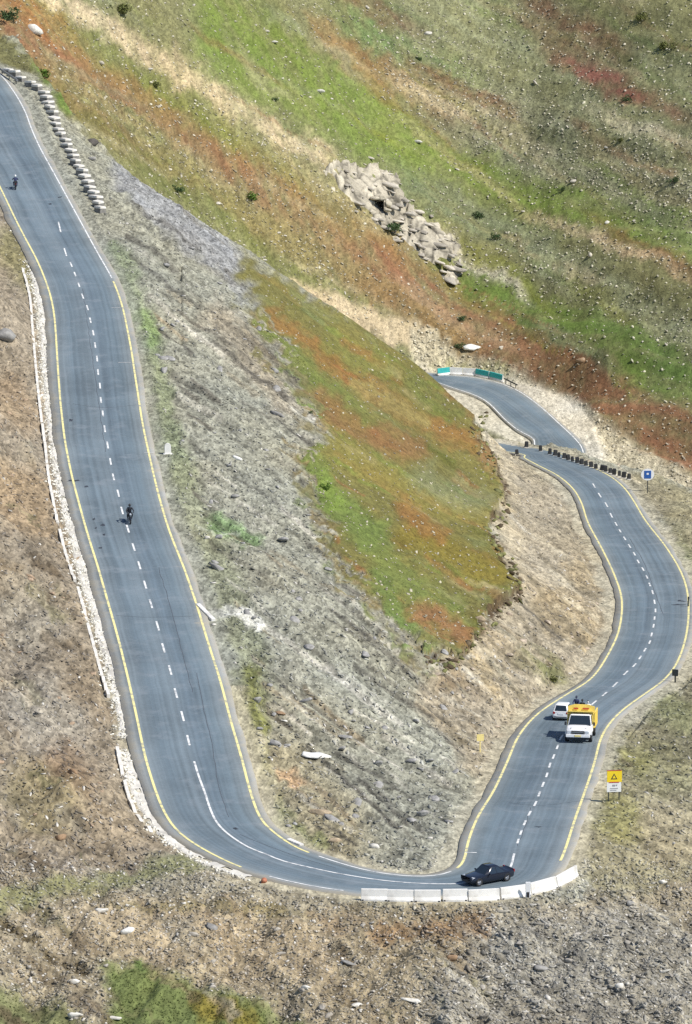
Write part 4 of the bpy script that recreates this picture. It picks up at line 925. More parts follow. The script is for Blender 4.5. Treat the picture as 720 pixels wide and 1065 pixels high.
def sit(dz=0, lean=0., reach=.38, spread=.13, hz=.10, knee=(.40, .05), foot=(.46, -.40)):
    return {'pelvis': (0, 0, .0), 'waist': (0, lean*.3, .18), 'chest': (0, lean*.75, .38), 'neck': (0, lean, .56),
            'shL': (-.19, lean*.9, .46), 'elL': (-.27, lean+.16, .24), 'haL': (-.22, lean+reach, hz+.12), 'shR': (.19, lean*.9, .46), 'elR': (.27, lean+.16, .24), 'haR': (.22, lean+reach, hz+.12),
            'hipL': (-.10, .03, -.02), 'knL': (-spread-.05, knee[0], knee[1]), 'anL': (-spread, foot[0]-.12, foot[1]), 'toL': (-spread, foot[0]+.06, foot[1]-.05),
            'hipR': (.10, .03, -.02), 'knR': (spread+.05, knee[0], knee[1]), 'anR': (spread, foot[0]-.12, foot[1]), 'toR': (spread, foot[0]+.06, foot[1]-.05)}
for lx, ly, lz, top, legs, hd, lab in [(.42, -.85, 2.32, 'navy_cloth', 'dark_cloth', 'hair', 'person in dark navy clothes riding high behind the yellow truck crown'),
                                       (-.02, -1.15, 2.05, 'dark_cloth', 'dark_cloth', 'hair', 'person in black seated on the truck load, middle of the three passengers'),
                                       (-.45, -.95, 1.98, 'white_cloth', 'khaki_cloth', 'hair', 'person in a white shirt seated low on the truck load')]:
    p = TRM @ Vector((lx, ly, lz))
    person(p, yaw+random.uniform(-.3, .3), sit(lean=.06, reach=.30, hz=.02), lab, top, legs, hd)

# ------------------------------------------------------------------ motorcycles and riders
def motorcycle(loc, yaw, pitch, label):
    root = empty('motorcycle', loc, (pitch, 0, yaw)); tag(root, label, 'motorcycle')
    for yy in (-.66, .68):
        o = empty('wheel', (0, 0, 0)); o.parent = root; r = .31
        t = MB(); n = 22
        base = 0; prof = [(r*.80, -.04), (r*.97, -.05), (r, 0), (r*.97, .05), (r*.80, .04)]
        for k in range(n):
            a = 2*math.pi*k/n; t.v += [(bb, yy+q*math.cos(a), r+q*math.sin(a)) for q, bb in prof]
        for k in range(n):
            for j in range(5): t.f.append((k*5+j, ((k+1) % n)*5+j, ((k+1) % n)*5+(j+1) % 5, k*5+(j+1) % 5))
        t.build('tyre', M['rubber'], o, smooth=True)
        h = MB(); h.tube([(-.06, yy, r), (.06, yy, r)], .05, 10)
        for k in range(9):
            a = 2*math.pi*k/9; h.tube([(0, yy, r), (0, yy+r*.8*math.cos(a), r+r*.8*math.sin(a))], .008, 5)
        h.build('rim', M['chrome'], o)
    fr = MB()
    fr.tube([(0, .42, .86), (0, .30, .42), (0, -.15, .36), (0, -.40, .62), (0, .30, .78)], .028)
    for sx in (-1, 1):
        fr.tube([(sx*.09, .68, .31), (sx*.09, .48, .92)], .022); fr.tube([(sx*.09, -.66, .31), (sx*.07, -.10, .38)], .02); fr.tube([(sx*.11, -.62, .34), (sx*.10, -.48, .72)], .022)
    fr.build('frame', M['dark_steel'], root)
    MB().box((0, .10, .42), (.24, .34, .30), taper=.8).tube([(.0, .12, .55), (0, .2, .70)], .09, 10).build('engine', M['steel'], root, bevel=.02)
    MB().ell((0, .20, .84), (.15, .28, .13), 14, 8).build('fuel_tank', M['black_paint'], root, smooth=True)
    MB().box((0, -.36, .80), (.25, .72, .09), taper=.85).build('seat', M['rubber'], root, bevel=.03)
    MB().tube([(-.36, .36, 1.03), (-.10, .46, .98), (.10, .46, .98), (.36, .36, 1.03)], .018).build('handlebar', M['dark_steel'], root)
    MB().ell((0, .60, .90), (.10, .08, .10), 12, 8).build('headlight', M['lamp'], root, smooth=True)
    MB().box((0, -.78, .74), (.16, .06, .08)).build('tail_light', M['red_lamp'], root, bevel=.01)
    MB().tube([(.12, .2, .30), (.15, -.2, .28), (.16, -.78, .36)], .035).build('exhaust', M['chrome'], root)
    for yy in (.68, -.66):
        mg = MB()
        arc = [(yy+.35*math.cos(R(a)), .31+.35*math.sin(R(a))) for a in range(30, 160, 13)]
        for (y0, z0), (y1, z1) in zip(arc[:-1], arc[1:]): mg.add([(-.06, y0, z0), (.06, y0, z0), (.06, y1, z1), (-.06, y1, z1)], [(0, 1, 2, 3)])
        mg.build('mudguard', M['black_paint'], root)
    MB().box((0, -.70, .95), (.42, .30, .28)).build('luggage_box', M['dark_plastic'], root, bevel=.04)
    return Matrix.Translation(loc) @ Matrix.Rotation(yaw, 4, 'Z') @ Matrix.Rotation(pitch, 4, 'X')
ride = sit(lean=.12, reach=.38, hz=.06, spread=.20, knee=(.38, -.10), foot=(.18, -.52))
ride['haL'] = (-.30, .58, .20); ride['haR'] = (.30, .58, .20); ride['elL'] = (-.36, .36, .24); ride['elR'] = (.36, .36, .24)
ride['anL'] = (-.20, .10, -.50); ride['toL'] = (-.20, .27, -.55); ride['anR'] = (.20, .10, -.50); ride['toR'] = (.20, .27, -.55)
loc, yaw, pit = pose_on(zL, 135, 543, 139, 555)
m = motorcycle(loc, yaw, pit, 'dark motorcycle riding down the straight beside the dashed centre line')
person(m @ Vector((0, -.20, .88)), yaw, ride, 'person in black with a dark helmet riding the lower motorcycle', 'dark_cloth', 'dark_cloth', 'helmet', pit)
loc, yaw, pit = pose_on(zL, 16, 196, 7, 165)
m = motorcycle(loc, yaw, pit, 'dark motorcycle climbing away near the yellow line, highest on the road')
person(m @ Vector((0, -.20, .88)), yaw, ride, 'person in dark riding clothes on the upper motorcycle, seen from behind', 'navy_cloth', 'dark_cloth', 'white_helmet', pit)

# ------------------------------------------------------------------ roadside: barriers
def jersey(a, c, label, group, m='white_concrete', h=.82, wbase=.52, top=None, gap=.03):
    a, c = Vector(a), Vector(c); d = c-a; L = d.length-gap; yaw = math.atan2(-d.x, d.y); pit = math.atan2(d.z, math.hypot(d.x, d.y))
    o = empty('concrete_barrier', (a+c)/2+Vector((random.uniform(-.04, .04), random.uniform(-.05, .05), random.uniform(-.05, .02))), (pit, random.uniform(-.03, .03), yaw+random.uniform(-.025, .025))); tag(o, label, 'barrier', group)
    q = wbase/2
    out = [(-q, 0), (q, 0), (q, .09), (q*.55, .30), (q*.34, h), (-q*.34, h), (-q*.55, .30), (-q, .09)]
    MB().prism([(x, zz-.12 if zz == 0 else zz) for x, zz in out], -L/2, L/2).build('wall_block', M[m], o, bevel=.015)
    if top: MB().prism([(-q*.62, h*.30), (q*.62, h*.30), (q*.38, h+.012), (-q*.38, h+.012)], -L/2+.02, L/2-.02).build('painted_band', M[top], o)
    for sg in (-1, 1): MB().box((0, sg*(L/2-.12), .04), (wbase+.02, .14, .09)).build('foot_notch', M['dark_plastic'], o)
    return o
BAR = [(375,936),(403,936.5),(431,937),(459,937),(487,936.5),(520,935),(551,930.5),(578,923),(600,911)]
blab = ['white concrete barrier at the open end of the hairpin row, farthest from the black car', 'second white hairpin barrier from the open end of the row', 'third white hairpin barrier from the open end, one short of the car nose', 'white hairpin barrier just before the black car front wheel', 'white hairpin barrier alongside the doors of the black car', 'white hairpin barrier behind the marker post beside the car', 'white barrier on the curve just past the marker post', 'last white barrier where the hairpin row curls uphill']
bp = []
for x, y in BAR:
    p = on_surf(x, y, lambda Y: np.zeros_like(np.asarray(Y, float))-.1); bp.append(W(p))
for i in range(len(bp)-1):
    jersey(bp[i], bp[i+1], blab[i], 'white barriers round the hairpin', gap=.03 if i != 3 else .16)
mk = empty('marker_post', W(on_surf(549, 931, lambda Y: np.zeros_like(np.asarray(Y, float))))+Vector((0, -.45, -.15))); tag(mk, 'short white marker post standing outside the hairpin barriers', 'marker post')
MB().box((0, 0, .62), (.36, .12, 1.25)).build('post', M['white'], mk, bevel=.02); MB().box((0, -.075, .26), (.2, .03, .5)).build('dark_panel', M['dark_plastic'], mk)
# far barriers, teal and white, on the outer edge of the far bend
fb = [(455,390.5),(468,389.0),(481.5,389.5),(495,390.5),(509,393.5),(523,397)]
fp = [W(on_surf(x, y, zU)) for x, y in fb]
for i, (m_, tp, lb) in enumerate([('white_concrete', 'teal', 'teal topped barrier at the far bend, standing alone before the white ones'), ('white_concrete', None, 'white barrier at the far bend next to the lone teal one'), ('white_concrete', None, 'white barrier at the far bend next to the teal pair'), ('white_concrete', 'teal', 'teal topped barrier of the far pair, next to the white barriers'), ('white_concrete', 'teal', 'teal topped barrier of the far pair, next to the broken rail')]):
    jersey(fp[i], fp[i+1], lb, 'barriers on the far bend', m_, 1.05, .6, tp)
a, c = W(on_surf(525, 397.5, zU)), W(on_surf(538, 404, zU))
gr = empty('guard_rail', (a+c)/2); tag(gr, 'short rusty dark guard rail past the far teal barriers', 'guard rail')
d = (c-a)/2; MB().tube([-d+Vector((0, 0, .55)), d+Vector((0, 0, .55))], .11, 8).build('rail', M['dark_steel'], gr)
for s in (-.8, 0, .8): MB().tube([d*s+Vector((0, 0, -.2)), d*s+Vector((0, 0, .6))], .07, 6).build('post', M['dark_steel'], gr)
# ---- parapet blocks along the upper straight
PP = [(8,72),(15,75),(22.5,80),(31,85.5),(38.5,89.5),(45,96),(48,101),(50,106),(52,111.5),(54,117),(56,122.5),(58,128),(61,134),(64,139.5),(67,145),(70,150.5),(73,156),(76,161.5),(79,167),(82,172.5),(85,178),(88,183.5),(91,189),(94,194.5),(97,200),(100,205.5),(102.5,211),(105,216.5)]
M['truck_yellow'].name = 'truck_yellow'
pb = empty('parapet_block', (0, 0, 0)); tag(pb, 'whitewashed stone parapet block in the row above the upper straight', 'parapet block', 'whitewashed parapet blocks by the upper straight')
MB().box((0, 0, .12), (1.0, 1.5, .62), taper=.96).build('masonry', M['grey_masonry'], pb, bevel=.03); MB().box((0, 0, .56), (1.04, 1.54, .30), taper=.93).build('coping', M['whitewash'], pb, bevel=.04)
for i, (x, y) in enumerate(PP):
    o = pb if i == 0 else copy_tree(pb)
    p = hit(x, y+4); o.location = W(p)+Vector((0, 0, .08)); x2, y2 = PP[min(i+1, len(PP)-1)]; x1, y1 = PP[max(i-1, 0)]
    d = hit(x2, y2+4)-hit(x1, y1+4); o.rotation_euler = (random.uniform(-.06, .06), random.uniform(-.09, .09), math.atan2(-d[0], d[1])*.8+random.uniform(-.14, .14)); o.location.x += random.uniform(-.12, .12); o.scale = (random.uniform(.85, 1.1), random.uniform(.78, 1.12), random.uniform(.8, 1.1))
# end rail at the very top
a, c = W(hit(-6, 72)), W(hit(18, 88)); gr = empty('guard_rail', (a+c)/2); d = (c-a)/2; tag(gr, 'grey steel guard rail in front of the highest parapet blocks', 'guard rail')
MB().tube([-d+Vector((0, 0, .62)), d+Vector((0, 0, .62))], .16, 8).build('rail', M['steel'], gr)
for s in (-.9, -.3, .3, .9): MB().tube([d*s+Vector((0, 0, -.4)), d*s+Vector((0, 0, .65))], .08, 6).build('post', M['dark_steel'], gr)
# ---- dark guard stones on the outer edge of the lower far bend
gs = empty('guard_stone', (0, 0, 0)); tag(gs, 'dark guard stone in the row edging the far bend', 'guard stone', 'dark guard stones edging the far bend')
MB().box((0, 0, .34), (.50, .50, .86), taper=.86).build('stone', M['dark_stone_cave_shade'], gs, bevel=.04); MB().box((0, 0, -.05), (.62, .62, .22)).build('base', M['whitewash'], gs, bevel=.03)
GP = [(538,466),(548,459.5),(562,463)]+[(572+4.85*k, 466.2+1.52*k) for k in range(18)]
for i, (x, y) in enumerate(GP):
    o = gs if i == 0 else copy_tree(gs)
    p = on_surf(x, y+5.5, lambda Y: zR(Y)+.1); p[2] = max(height(p[0], p[1]), -60); o.location = W(p)+Vector((0, 0, .1)); o.rotation_euler = (random.uniform(-.1, .1), random.uniform(-.12, .12), random.uniform(-.25, .25)); k = random.uniform(.85, 1.05); o.scale = (k*random.uniform(.85, 1.2), k, k); o.location.x += random.uniform(-.12, .12)

# ------------------------------------------------------------------ signs and markers
def sign_root(name, x, y, yaw, label, cat='road sign'):
    o = empty(name, W(hit(x, y)), (0, 0, yaw)); tag(o, label, cat); return o
s = sign_root('warning_sign', 638.5, 833, R(6), 'tall yellow and white warning sign on two legs beside the downhill leg')
for sx in (-1, 1): MB().box((sx*.42, 0, .5), (.08, .08, 1.9)).build('leg', M['dark_steel'], s)
MB().box((0, -.06, 1.12), (1.14, .04, .78)).build('white_board', M['white'], s, bevel=.01)
MB().box((.03, -.06, 1.98), (1.18, .04, .92)).build('yellow_board', M['sign_yellow'], s, bevel=.01)
MB().box((0, -.06, 2.46), (1.16, .06, .05)).build('top_rail', M['red_paint'], s)
MB().box((0, -.09, 1.52), (.80, .02, .07)).build('red_strip', M['red_paint'], s)
e = MB(); e.prism([(-.26, 1.76), (.26, 1.76), (0, 2.24)], -.092, -.082); e.build('warning_triangle', M['dark_plastic'], s)
MB().prism([(-.14, 1.83), (.14, 1.83), (0, 2.10)], -.100, -.093).build('triangle_field', M['sign_yellow'], s)
MB().box((-.02, -.088, 1.26), (.22, .012, .14)).box((.2, -.088, 1.28), (.10, .012, .10)).box((.0, -.088, 1.02), (.62, .012, .06)).box((-.05, -.088, .88), (.5, .012, .05)).build('faded_lettering', M['grey_ink'], s)
s = sign_root('yellow_sign', 499.5, 782, R(12), 'small plain yellow sign on a post on the cut bank')
MB().box((0, 0, .5), (.09, .06, 1.5)).build('post', M['pale_yellow'], s); MB().box((0, -.05, 1.22), (.62, .03, .58)).build('board', M['pale_yellow'], s, bevel=.01)
s = sign_root('blue_sign', 673.5, 513, R(4), 'blue square sign with a white surround on a thin post by the far bend')
MB().box((0, 0, .6), (.10, .10, 3.0)).build('post', M['dark_steel'], s)
n = 16; MB().prism([(.82*math.cos(2*math.pi*k/n), 2.35+.74*math.sin(2*math.pi*k/n)) for k in range(n)], -.09, -.05).build('white_board', M['white'], s)
MB().box((0, -.11, 2.35), (.86, .03, .96)).build('blue_panel', M['sign_blue'], s, bevel=.01); MB().box((0, -.128, 2.45), (.26, .012, .22)).build('pale_symbol', M['white'], s)
s = sign_root('roadside_marker', 702.5, 710, R(-20), 'dark blue grey marker board on a stub post outside the sharpest bend', 'marker post')
MB().box((0, 0, .35), (.12, .12, .9)).build('post', M['dark_steel'], s); MB().box((0, -.05, .95), (.58, .10, .62)).build('board', paint_dark if False else M['dark_steel'], s, bevel=.02)
s = sign_root('delineator_post', 716, 632, 0, 'thin dark post at the outer road edge of the sharpest bend, throwing a slanting shadow', 'marker post')
MB().tube([(0, 0, -.3), (.02, 0, 1.15)], .07, 8).build('post', M['dark_steel'], s); MB().box((.02, 0, 1.02), (.17, .17, .22)).build('reflector_cap', M['dark_plastic'], s)
s = sign_root('kilometre_stone', 174.5, 472, R(8), 'white kilometre stone standing right of the yellow line on the green verge'.replace('right of', 'beside'), 'kilometre stone')
n = 10; MB().prism([(-.32, -.2), (.32, -.2), (.32, .75)]+[(.32*math.cos(math.pi*k/n), .75+.32*math.sin(math.pi*k/n)) for k in range(1, n)]+[(-.32, .75)], -.11, .11).build('stone', M['white_concrete'], s, bevel=.02)
MB().box((0, 0, -.05), (.9, .42, .22)).build('base', M['white_concrete'], s, bevel=.02)
# culvert headwalls: pale low walls at the verge
for x0, y0, x1, y1, lb in [(206,630,222,646,'pale slanting culvert wall beside the uphill leg, next to the lime spill'), (300,875,314,881,'pale flat kerb slab inside the start of the hairpin')]:
    a, c = W(hit(x0, y0)), W(hit(x1, y1)); o = empty('culvert_wall', (a+c)/2); tag(o, lb, 'wall'); d = (c-a)/2
    MB().prism([(-.2, -.4), (.2, -.4), (.2, .22), (-.2, .22)], -d.length, d.length, Matrix.Rotation(math.atan2(-d.x, d.y), 4, 'Z') @ Matrix.Rotation(math.atan2(d.z, math.hypot(d.x, d.y)), 4, 'X')).build('wall_block', M['white_concrete'], o, bevel=.03)
# ---- lined gutter and its low kerb wall on the uphill side of the straight
GUT = [(15,228),(27,252),(36,280),(42,310),(46,345),(49,380),(52,420),(57,460),(63,500),(72,540),(80,570),(88,600),(98,630),(106,660),(114,690),(122,720),(129,745),(131,765)]
GUT2 = [(128,782),(138,808),(151,838),(166,860),(182,876),(205,890),(232,901),(258,911)]
gv, gf = [], []
for G in (GUT, GUT2):
    P = np.array([on_surf(x, y, zL) for x, y in G]); P = catmull(P, .5); base = len(gv); m = 7
    for i, p in enumerate(P):
        d = P[min(i+1, len(P)-1)]-P[max(i-1, 0)]; n = np.array([-d[1], d[0]])/np.hypot(d[0], d[1])
        wd = .72*(1+.35*float(fbm(np.array([i*.21]), np.array([3.]), 8, 3)[0]))
        for k in range(m):
            t = k/(m-1)*2-1; q = p.copy(); q[:2] += n*t*wd; q[2] = float(height(q[0], q[1]))+.02+.10*float(_hash(np.array([i]), np.array([k]), 5)[0])-(.25 if abs(t) > .99 else 0)
            gv.append(tuple(q*S))
    for i in range(len(P)-1):
        for k in range(m-1):
            if _hash(np.array([i//2]), np.array([k//2+77]), 9)[0] > .10: gf.append((base+i*m+k, base+i*m+k+1, base+(i+1)*m+k+1, base+(i+1)*m+k))
gme = raw_mesh('gutter', np.array(gv), np.array(gf)); bm = bmesh.new(); bm.from_mesh(gme)
for f in bm.faces:
    f.normal_update()
    if f.normal.z < 0: f.normal_flip()
bm.to_mesh(gme); bm.free(); tag(link('gutter', gme, M['gutter_stone']), kind='structure')
def kerb(G, label):
    P = catmull(np.array([hit(x, y) for x, y in G]), .9)*S; b = MB()
    zs = P[:, 2].copy()
    for _ in range(6): zs[1:-1] = .25*zs[:-2]+.5*zs[1:-1]+.25*zs[2:]
    P[:, 2] = zs; rings = []
    for i, p in enumerate(P):
        d = P[min(i+1, len(P)-1)]-P[max(i-1, 0)]; n = Vector((-d[1], d[0], 0)).normalized(); c = Vector(p); h = .24+random.uniform(-.14, .14)
        if random.random() < .12: h = -.05
        rings.append([c-n*.15+Vector((0, 0, -.3)), c+n*.15+Vector((0, 0, -.3)), c+n*.13+Vector((0, 0, h)), c-n*.13+Vector((0, 0, h))])
    b.loft(rings); tag(b.build('kerb_wall', M['whitewash'], None), label, 'wall')
kerb([(24,282),(31,310),(34,345),(37,380),(41,420),(47,465),(51,500),(60,545)], 'long low whitewashed kerb wall behind the gutter, upper stretch beside the brown bank')
kerb([(62,553),(69,580),(78,606)], 'short whitewashed kerb wall stub behind the gutter, between the two longer stretches')
kerb([(81,612),(88,638),(96,668),(105,700),(113,726)], 'low whitewashed kerb wall behind the gutter, beside the pale grey rock patch')
kerb([(122,780),(128,808),(137,838),(150,858),(158,866)], 'curved whitewashed kerb wall behind the gutter where the hairpin begins')
# ------------------------------------------------------------------ stones, scree, grass
def ico(sub):
    bm = bmesh.new(); bmesh.ops.create_icosphere(bm, subdivisions=sub, radius=1)
    v = np.array([q.co[:] for q in bm.verts]); f = np.array([[q.index for q in p.verts] for p in bm.faces]); bm.free(); return v, f
IC1, IF1 = ico(1); IC2, IF2 = ico(2)
def rock_shape(sub, seed, flat=.6, chop=True):
    r = np.random.default_rng(seed); v, f = (IC1, IF1) if sub == 1 else (IC2, IF2)
    v = v.copy()
    for _ in range(7 if sub == 2 else 4):         # cleave with random planes: angular blocks
        n = r.normal(size=3); n /= np.linalg.norm(n); d = r.uniform(.45, .8)
        e = v@n-d; v -= np.where(e > 0, e, 0)[:, None]*n
    v *= np.array([r.uniform(.8, 1.15), r.uniform(.6, 1.0), flat*r.uniform(.7, 1.2)])
    v += r.normal(scale=.035, size=v.shape)
    return v, f
SM = [rock_shape(1, s, .55) for s in range(10)]
SL = []
for s_ in range(10):
    v_, f_ = rock_shape(1, 40+s_, .42); SL.append((v_*np.array([1.45, .62, .75]), f_))
grid_flat = lambda P: (np.clip(np.searchsorted(YALL, P[:, 1]), 0, ny-1)*nx + np.clip(np.searchsorted(UALL, P[:, 0]/P[:, 1]), 0, nx-1))
def jitter_z(a): return a
def scatter(name, P, size, colv, shapes, tilt=.35, sink=.28, rn=None, yaw=None, m='stone'):
    rn = rn or np.random.default_rng(hash(name) % 1000 if False else len(name)*31)
    n = len(P); k = rn.integers(0, len(shapes), n)
    Vs, Fs, Cs = [], [], []; off = 0
    ya = rn.uniform(0, 2*np.pi, n) if yaw is None else yaw+rn.normal(scale=.5, size=n)
    tx, ty = rn.normal(scale=tilt, size=n), rn.normal(scale=tilt, size=n)
    for q in range(len(shapes)):
        i = np.where(k == q)[0]
        if not len(i): continue
        v, f = shapes[q]
        c, s = np.cos(ya[i]), np.sin(ya[i])
        x = v[None, :, 0]*size[i, None]; y = v[None, :, 1]*size[i, None]; zz = v[None, :, 2]*size[i, None]
        zz2 = zz + x*tx[i, None] + y*ty[i, None]
        X_ = x*c[:, None]-y*s[:, None]; Y_ = x*s[:, None]+y*c[:, None]
        vv = np.stack([X_+P[i, 0, None]*S, Y_+P[i, 1, None]*S, zz2+P[i, 2, None]*S+(v[:, 2].max()*size[i]*(1-2*sink))[:, None]*.5], -1)
        Vs.append(vv.reshape(-1, 3)); Fs.append((f[None]+(np.arange(len(i))*len(v))[:, None, None]+off).reshape(-1, f.shape[1])); off += len(i)*len(v)
        Cs.append(np.repeat(colv[i], len(v), 0))
    me = raw_mesh(name, np.vstack(Vs), np.vstack(Fs), {'albedo': np.vstack(Cs)})
    return link(name, me, M[m])
allP = {}
def sample(n, box, cond, seed):
    rn = np.random.default_rng(seed); x = rn.uniform(box[0], box[2], n); y = rn.uniform(box[1], box[3], n)
    P = hits(x, y); g = grid_flat(P); ok = cond(P, g, x, y) & (P[:, 1] < 1000)
    return P[ok], g[ok], x[ok], y[ok], rn
def stonecol(g, rn, lo=.6, hi=1.5, pale=.1):
    c = colr[g]*rn.uniform(lo, hi, len(g))[:, None]
    grey = c.mean(1, keepdims=True); c = c*.65+grey*.35
    w = (rn.random(len(g)) < pale)[:, None]
    return np.clip(np.where(w, np.array([.52, .49, .43])*rn.uniform(.8, 1.2, (len(g), 1)), c), .015, .75)
OFFR = lambda g, d=1.0: dmin[g] > d
near_scr = lambda P, g, x, y: OFFR(g, .9) & (~is_far[g]) & (grassy[g] < .5)
far_c = lambda P, g, x, y: is_far[g] & OFFR(g, 2.5) & (RNG.random(len(g)) < np.clip(stony[g]**1.4+.10, 0, 1))
def psize(rn, n, a, b, p): return a+(b-a)*rn.random(n)**p
P, g, x, y, rn = sample(78000, (-40, 20, 760, 930), near_scr, 1)
allP['scree'] = (P, g)
tag(scatter('scree', P, psize(rn, len(P), .05, .28, 3.4), stonecol(g, rn, .78, 1.5, .07), SL, rn=rn, yaw=2.1), kind='stuff')
P, g, x, y, rn = sample(46000, (-40, 895, 760, 1090), near_scr, 2)
tag(scatter('gravel', P, psize(rn, len(P), .04, .20, 3.4), stonecol(g, rn, .7, 1.6, .08), SM, rn=rn), kind='stuff')
P, g, x, y, rn = sample(2600, (430, 925, 740, 1085), near_scr, 22)
tag(scatter('slate_strata', P, psize(rn, len(P), .07, .40, 3.0), stonecol(g, rn, .75, 1.4, .05), SL, rn=rn, yaw=-.85, tilt=.25), kind='stuff')
P, g, x, y, rn = sample(46000, (-30, -40, 750, 560), far_c, 3)
cs = np.clip(colr[g]*.35+np.array([.40, .37, .29])*rn.uniform(.45, 1.35, (len(g), 1)), .02, .7)
tag(scatter('hillside_stones', P, psize(rn, len(P), .09, .36, 2.6), cs, SM, rn=rn), kind='stuff')
P, g, x, y, rn = sample(16000, (225, 250, 560, 700), lambda P, g, x, y: SODZ[g], 4)
sel = rn.random(len(P)) < .34
cs = np.array([.46, .42, .31])*rn.uniform(.5, 1.2, (len(P), 1))
tag(scatter('turf_stones', P[sel], psize(rn, int(sel.sum()), .05, .24, 3.2), cs[sel], SM, rn=rn), kind='stuff')
ep = np.repeat(edge_pts, 5, 0)+RNG.normal(scale=(3.0, 3.5), size=(len(edge_pts)*5, 2))+np.array([1.5, 2.0]); P = hits(ep[:, 0], ep[:, 1]); g = grid_flat(P); rn = np.random.default_rng(61)
cs = np.where((rn.random(len(P)) < .45)[:, None], np.array([.10, .075, .045]), np.array([.15, .15, .06]))*rn.uniform(.6, 1.5, (len(P), 1))
tag(scatter('turf_clods', P, psize(rn, len(P), .12, .55, 2.2), cs, SM, rn=rn), kind='stuff')
# pale rubble along the lined gutter
Pg = []
for G in (GUT, GUT2):
    c = catmull(np.array([on_surf(a, b, zL) for a, b in G]), .5)
    for q in c:
        for _ in range(14): Pg.append(q+np.array([RNG.normal(scale=.55), RNG.normal(scale=.6), 0]))
Pg = np.array(Pg); Pg[:, 2] = height(Pg[:, 0], Pg[:, 1]); rn = np.random.default_rng(5)
sel = dmin[grid_flat(Pg)] > .25; Pg = Pg[sel]
tag(scatter('gutter_rubble', Pg, psize(rn, len(Pg), .07, .24, 2), np.array([.70, .67, .58])*rn.uniform(.7, 1.15, (len(Pg), 1)), SM, rn=rn), kind='stuff')
# tufts of grass and low herbs
def tuft_shape(seed, n=6):
    r = np.random.default_rng(seed); V, Fc = [], []
    for k in range(n):
        a = r.uniform(0, 2*np.pi); l = r.uniform(.5, 1.1); w = .16; b = len(V); ca, sa = np.cos(a), np.sin(a); o = r.uniform(-.25, .25, 2)
        V += [(o[0]-sa*w, o[1]+ca*w, -.1), (o[0]+sa*w, o[1]-ca*w, -.1), (o[0]+ca*l*.6, o[1]+sa*l*.6, l)]; Fc.append((b, b+1, b+2))
    return np.array(V), np.array(Fc)
TS = [tuft_shape(s) for s in range(8)]
def tufts(name, n, box, cond, size, seed, c0, c1):
    P, g, x, y, rn = sample(n, box, cond, seed)
    t = rn.random((len(P), 1)); base = colr[g]*.8+(np.array(c0)*(1-t)+np.array(c1)*t)*.25
    return tag(scatter(name, P, psize(rn, len(P), *size, 1.5), base*rn.uniform(.65, 1.3, (len(P), 1)), TS, tilt=.1, sink=.5, rn=rn, m='leaf'), kind='stuff')
tufts('meadow_grass', 16000, (-20, 990, 340, 1080), lambda P, g, x, y: (RNG.random(len(g)) < grassy[g]*.8-.2) & (~is_far[g]), (.07, .18), 11, (.10, .16, .04), (.20, .22, .09))
tufts('turf_grass', 15000, (225, 250, 560, 700), lambda P, g, x, y: SODZ[g], (.05, .13), 12, (.16, .18, .07), (.30, .20, .11))
tufts('verge_grass', 9000, (100, 240, 340, 860), lambda P, g, x, y: OFFR(g, .9) & (~is_far[g]) & (colr[g][:, 1] > colr[g][:, 0]*1.03), (.06, .18), 13, (.10, .15, .04), (.22, .24, .10))
tufts('hillside_herbs', 12000, (-20, -40, 740, 520), lambda P, g, x, y: is_far[g] & OFFR(g, 3), (.08, .20), 14, (.14, .19, .07), (.28, .20, .12))

# ---- single boulders and slabs
def boulder_mesh(seed, c, flat, var=.1):
    v, f = rock_shape(2, seed, flat); rn = np.random.default_rng(seed)
    cols = np.clip(np.array(c)*(1+rn.normal(scale=var, size=(len(v), 1))), .01, .85)
    return raw_mesh('boulder', v, f, {'albedo': cols})
def boulder(x, y, wpx, asp, c, label, flat=.5, yaw=None, tilt=(0, 0), name='boulder', seed=None, sink=.25):
    p = hit(x, y); sc = math.hypot(p[1], CH)*S/F*wpx/2
    o = link(name, boulder_mesh(seed or int(x*7+y), c, flat), M['stone']); o.scale = (sc, sc*asp, sc*.9); o.location = W(p)+Vector((0, 0, sc*flat*(.8-2*sink)))
    o.rotation_euler = (tilt[0], tilt[1], random.uniform(-.5, .5) if yaw is None else yaw); tag(o, label, 'rock'); return o
GREY = (.27, .26, .24); PALEC = (.60, .57, .50); BR = (.30, .20, .12); TN = (.42, .33, .22); WH = (.76, .74, .68); RD = (.42, .17, .10)
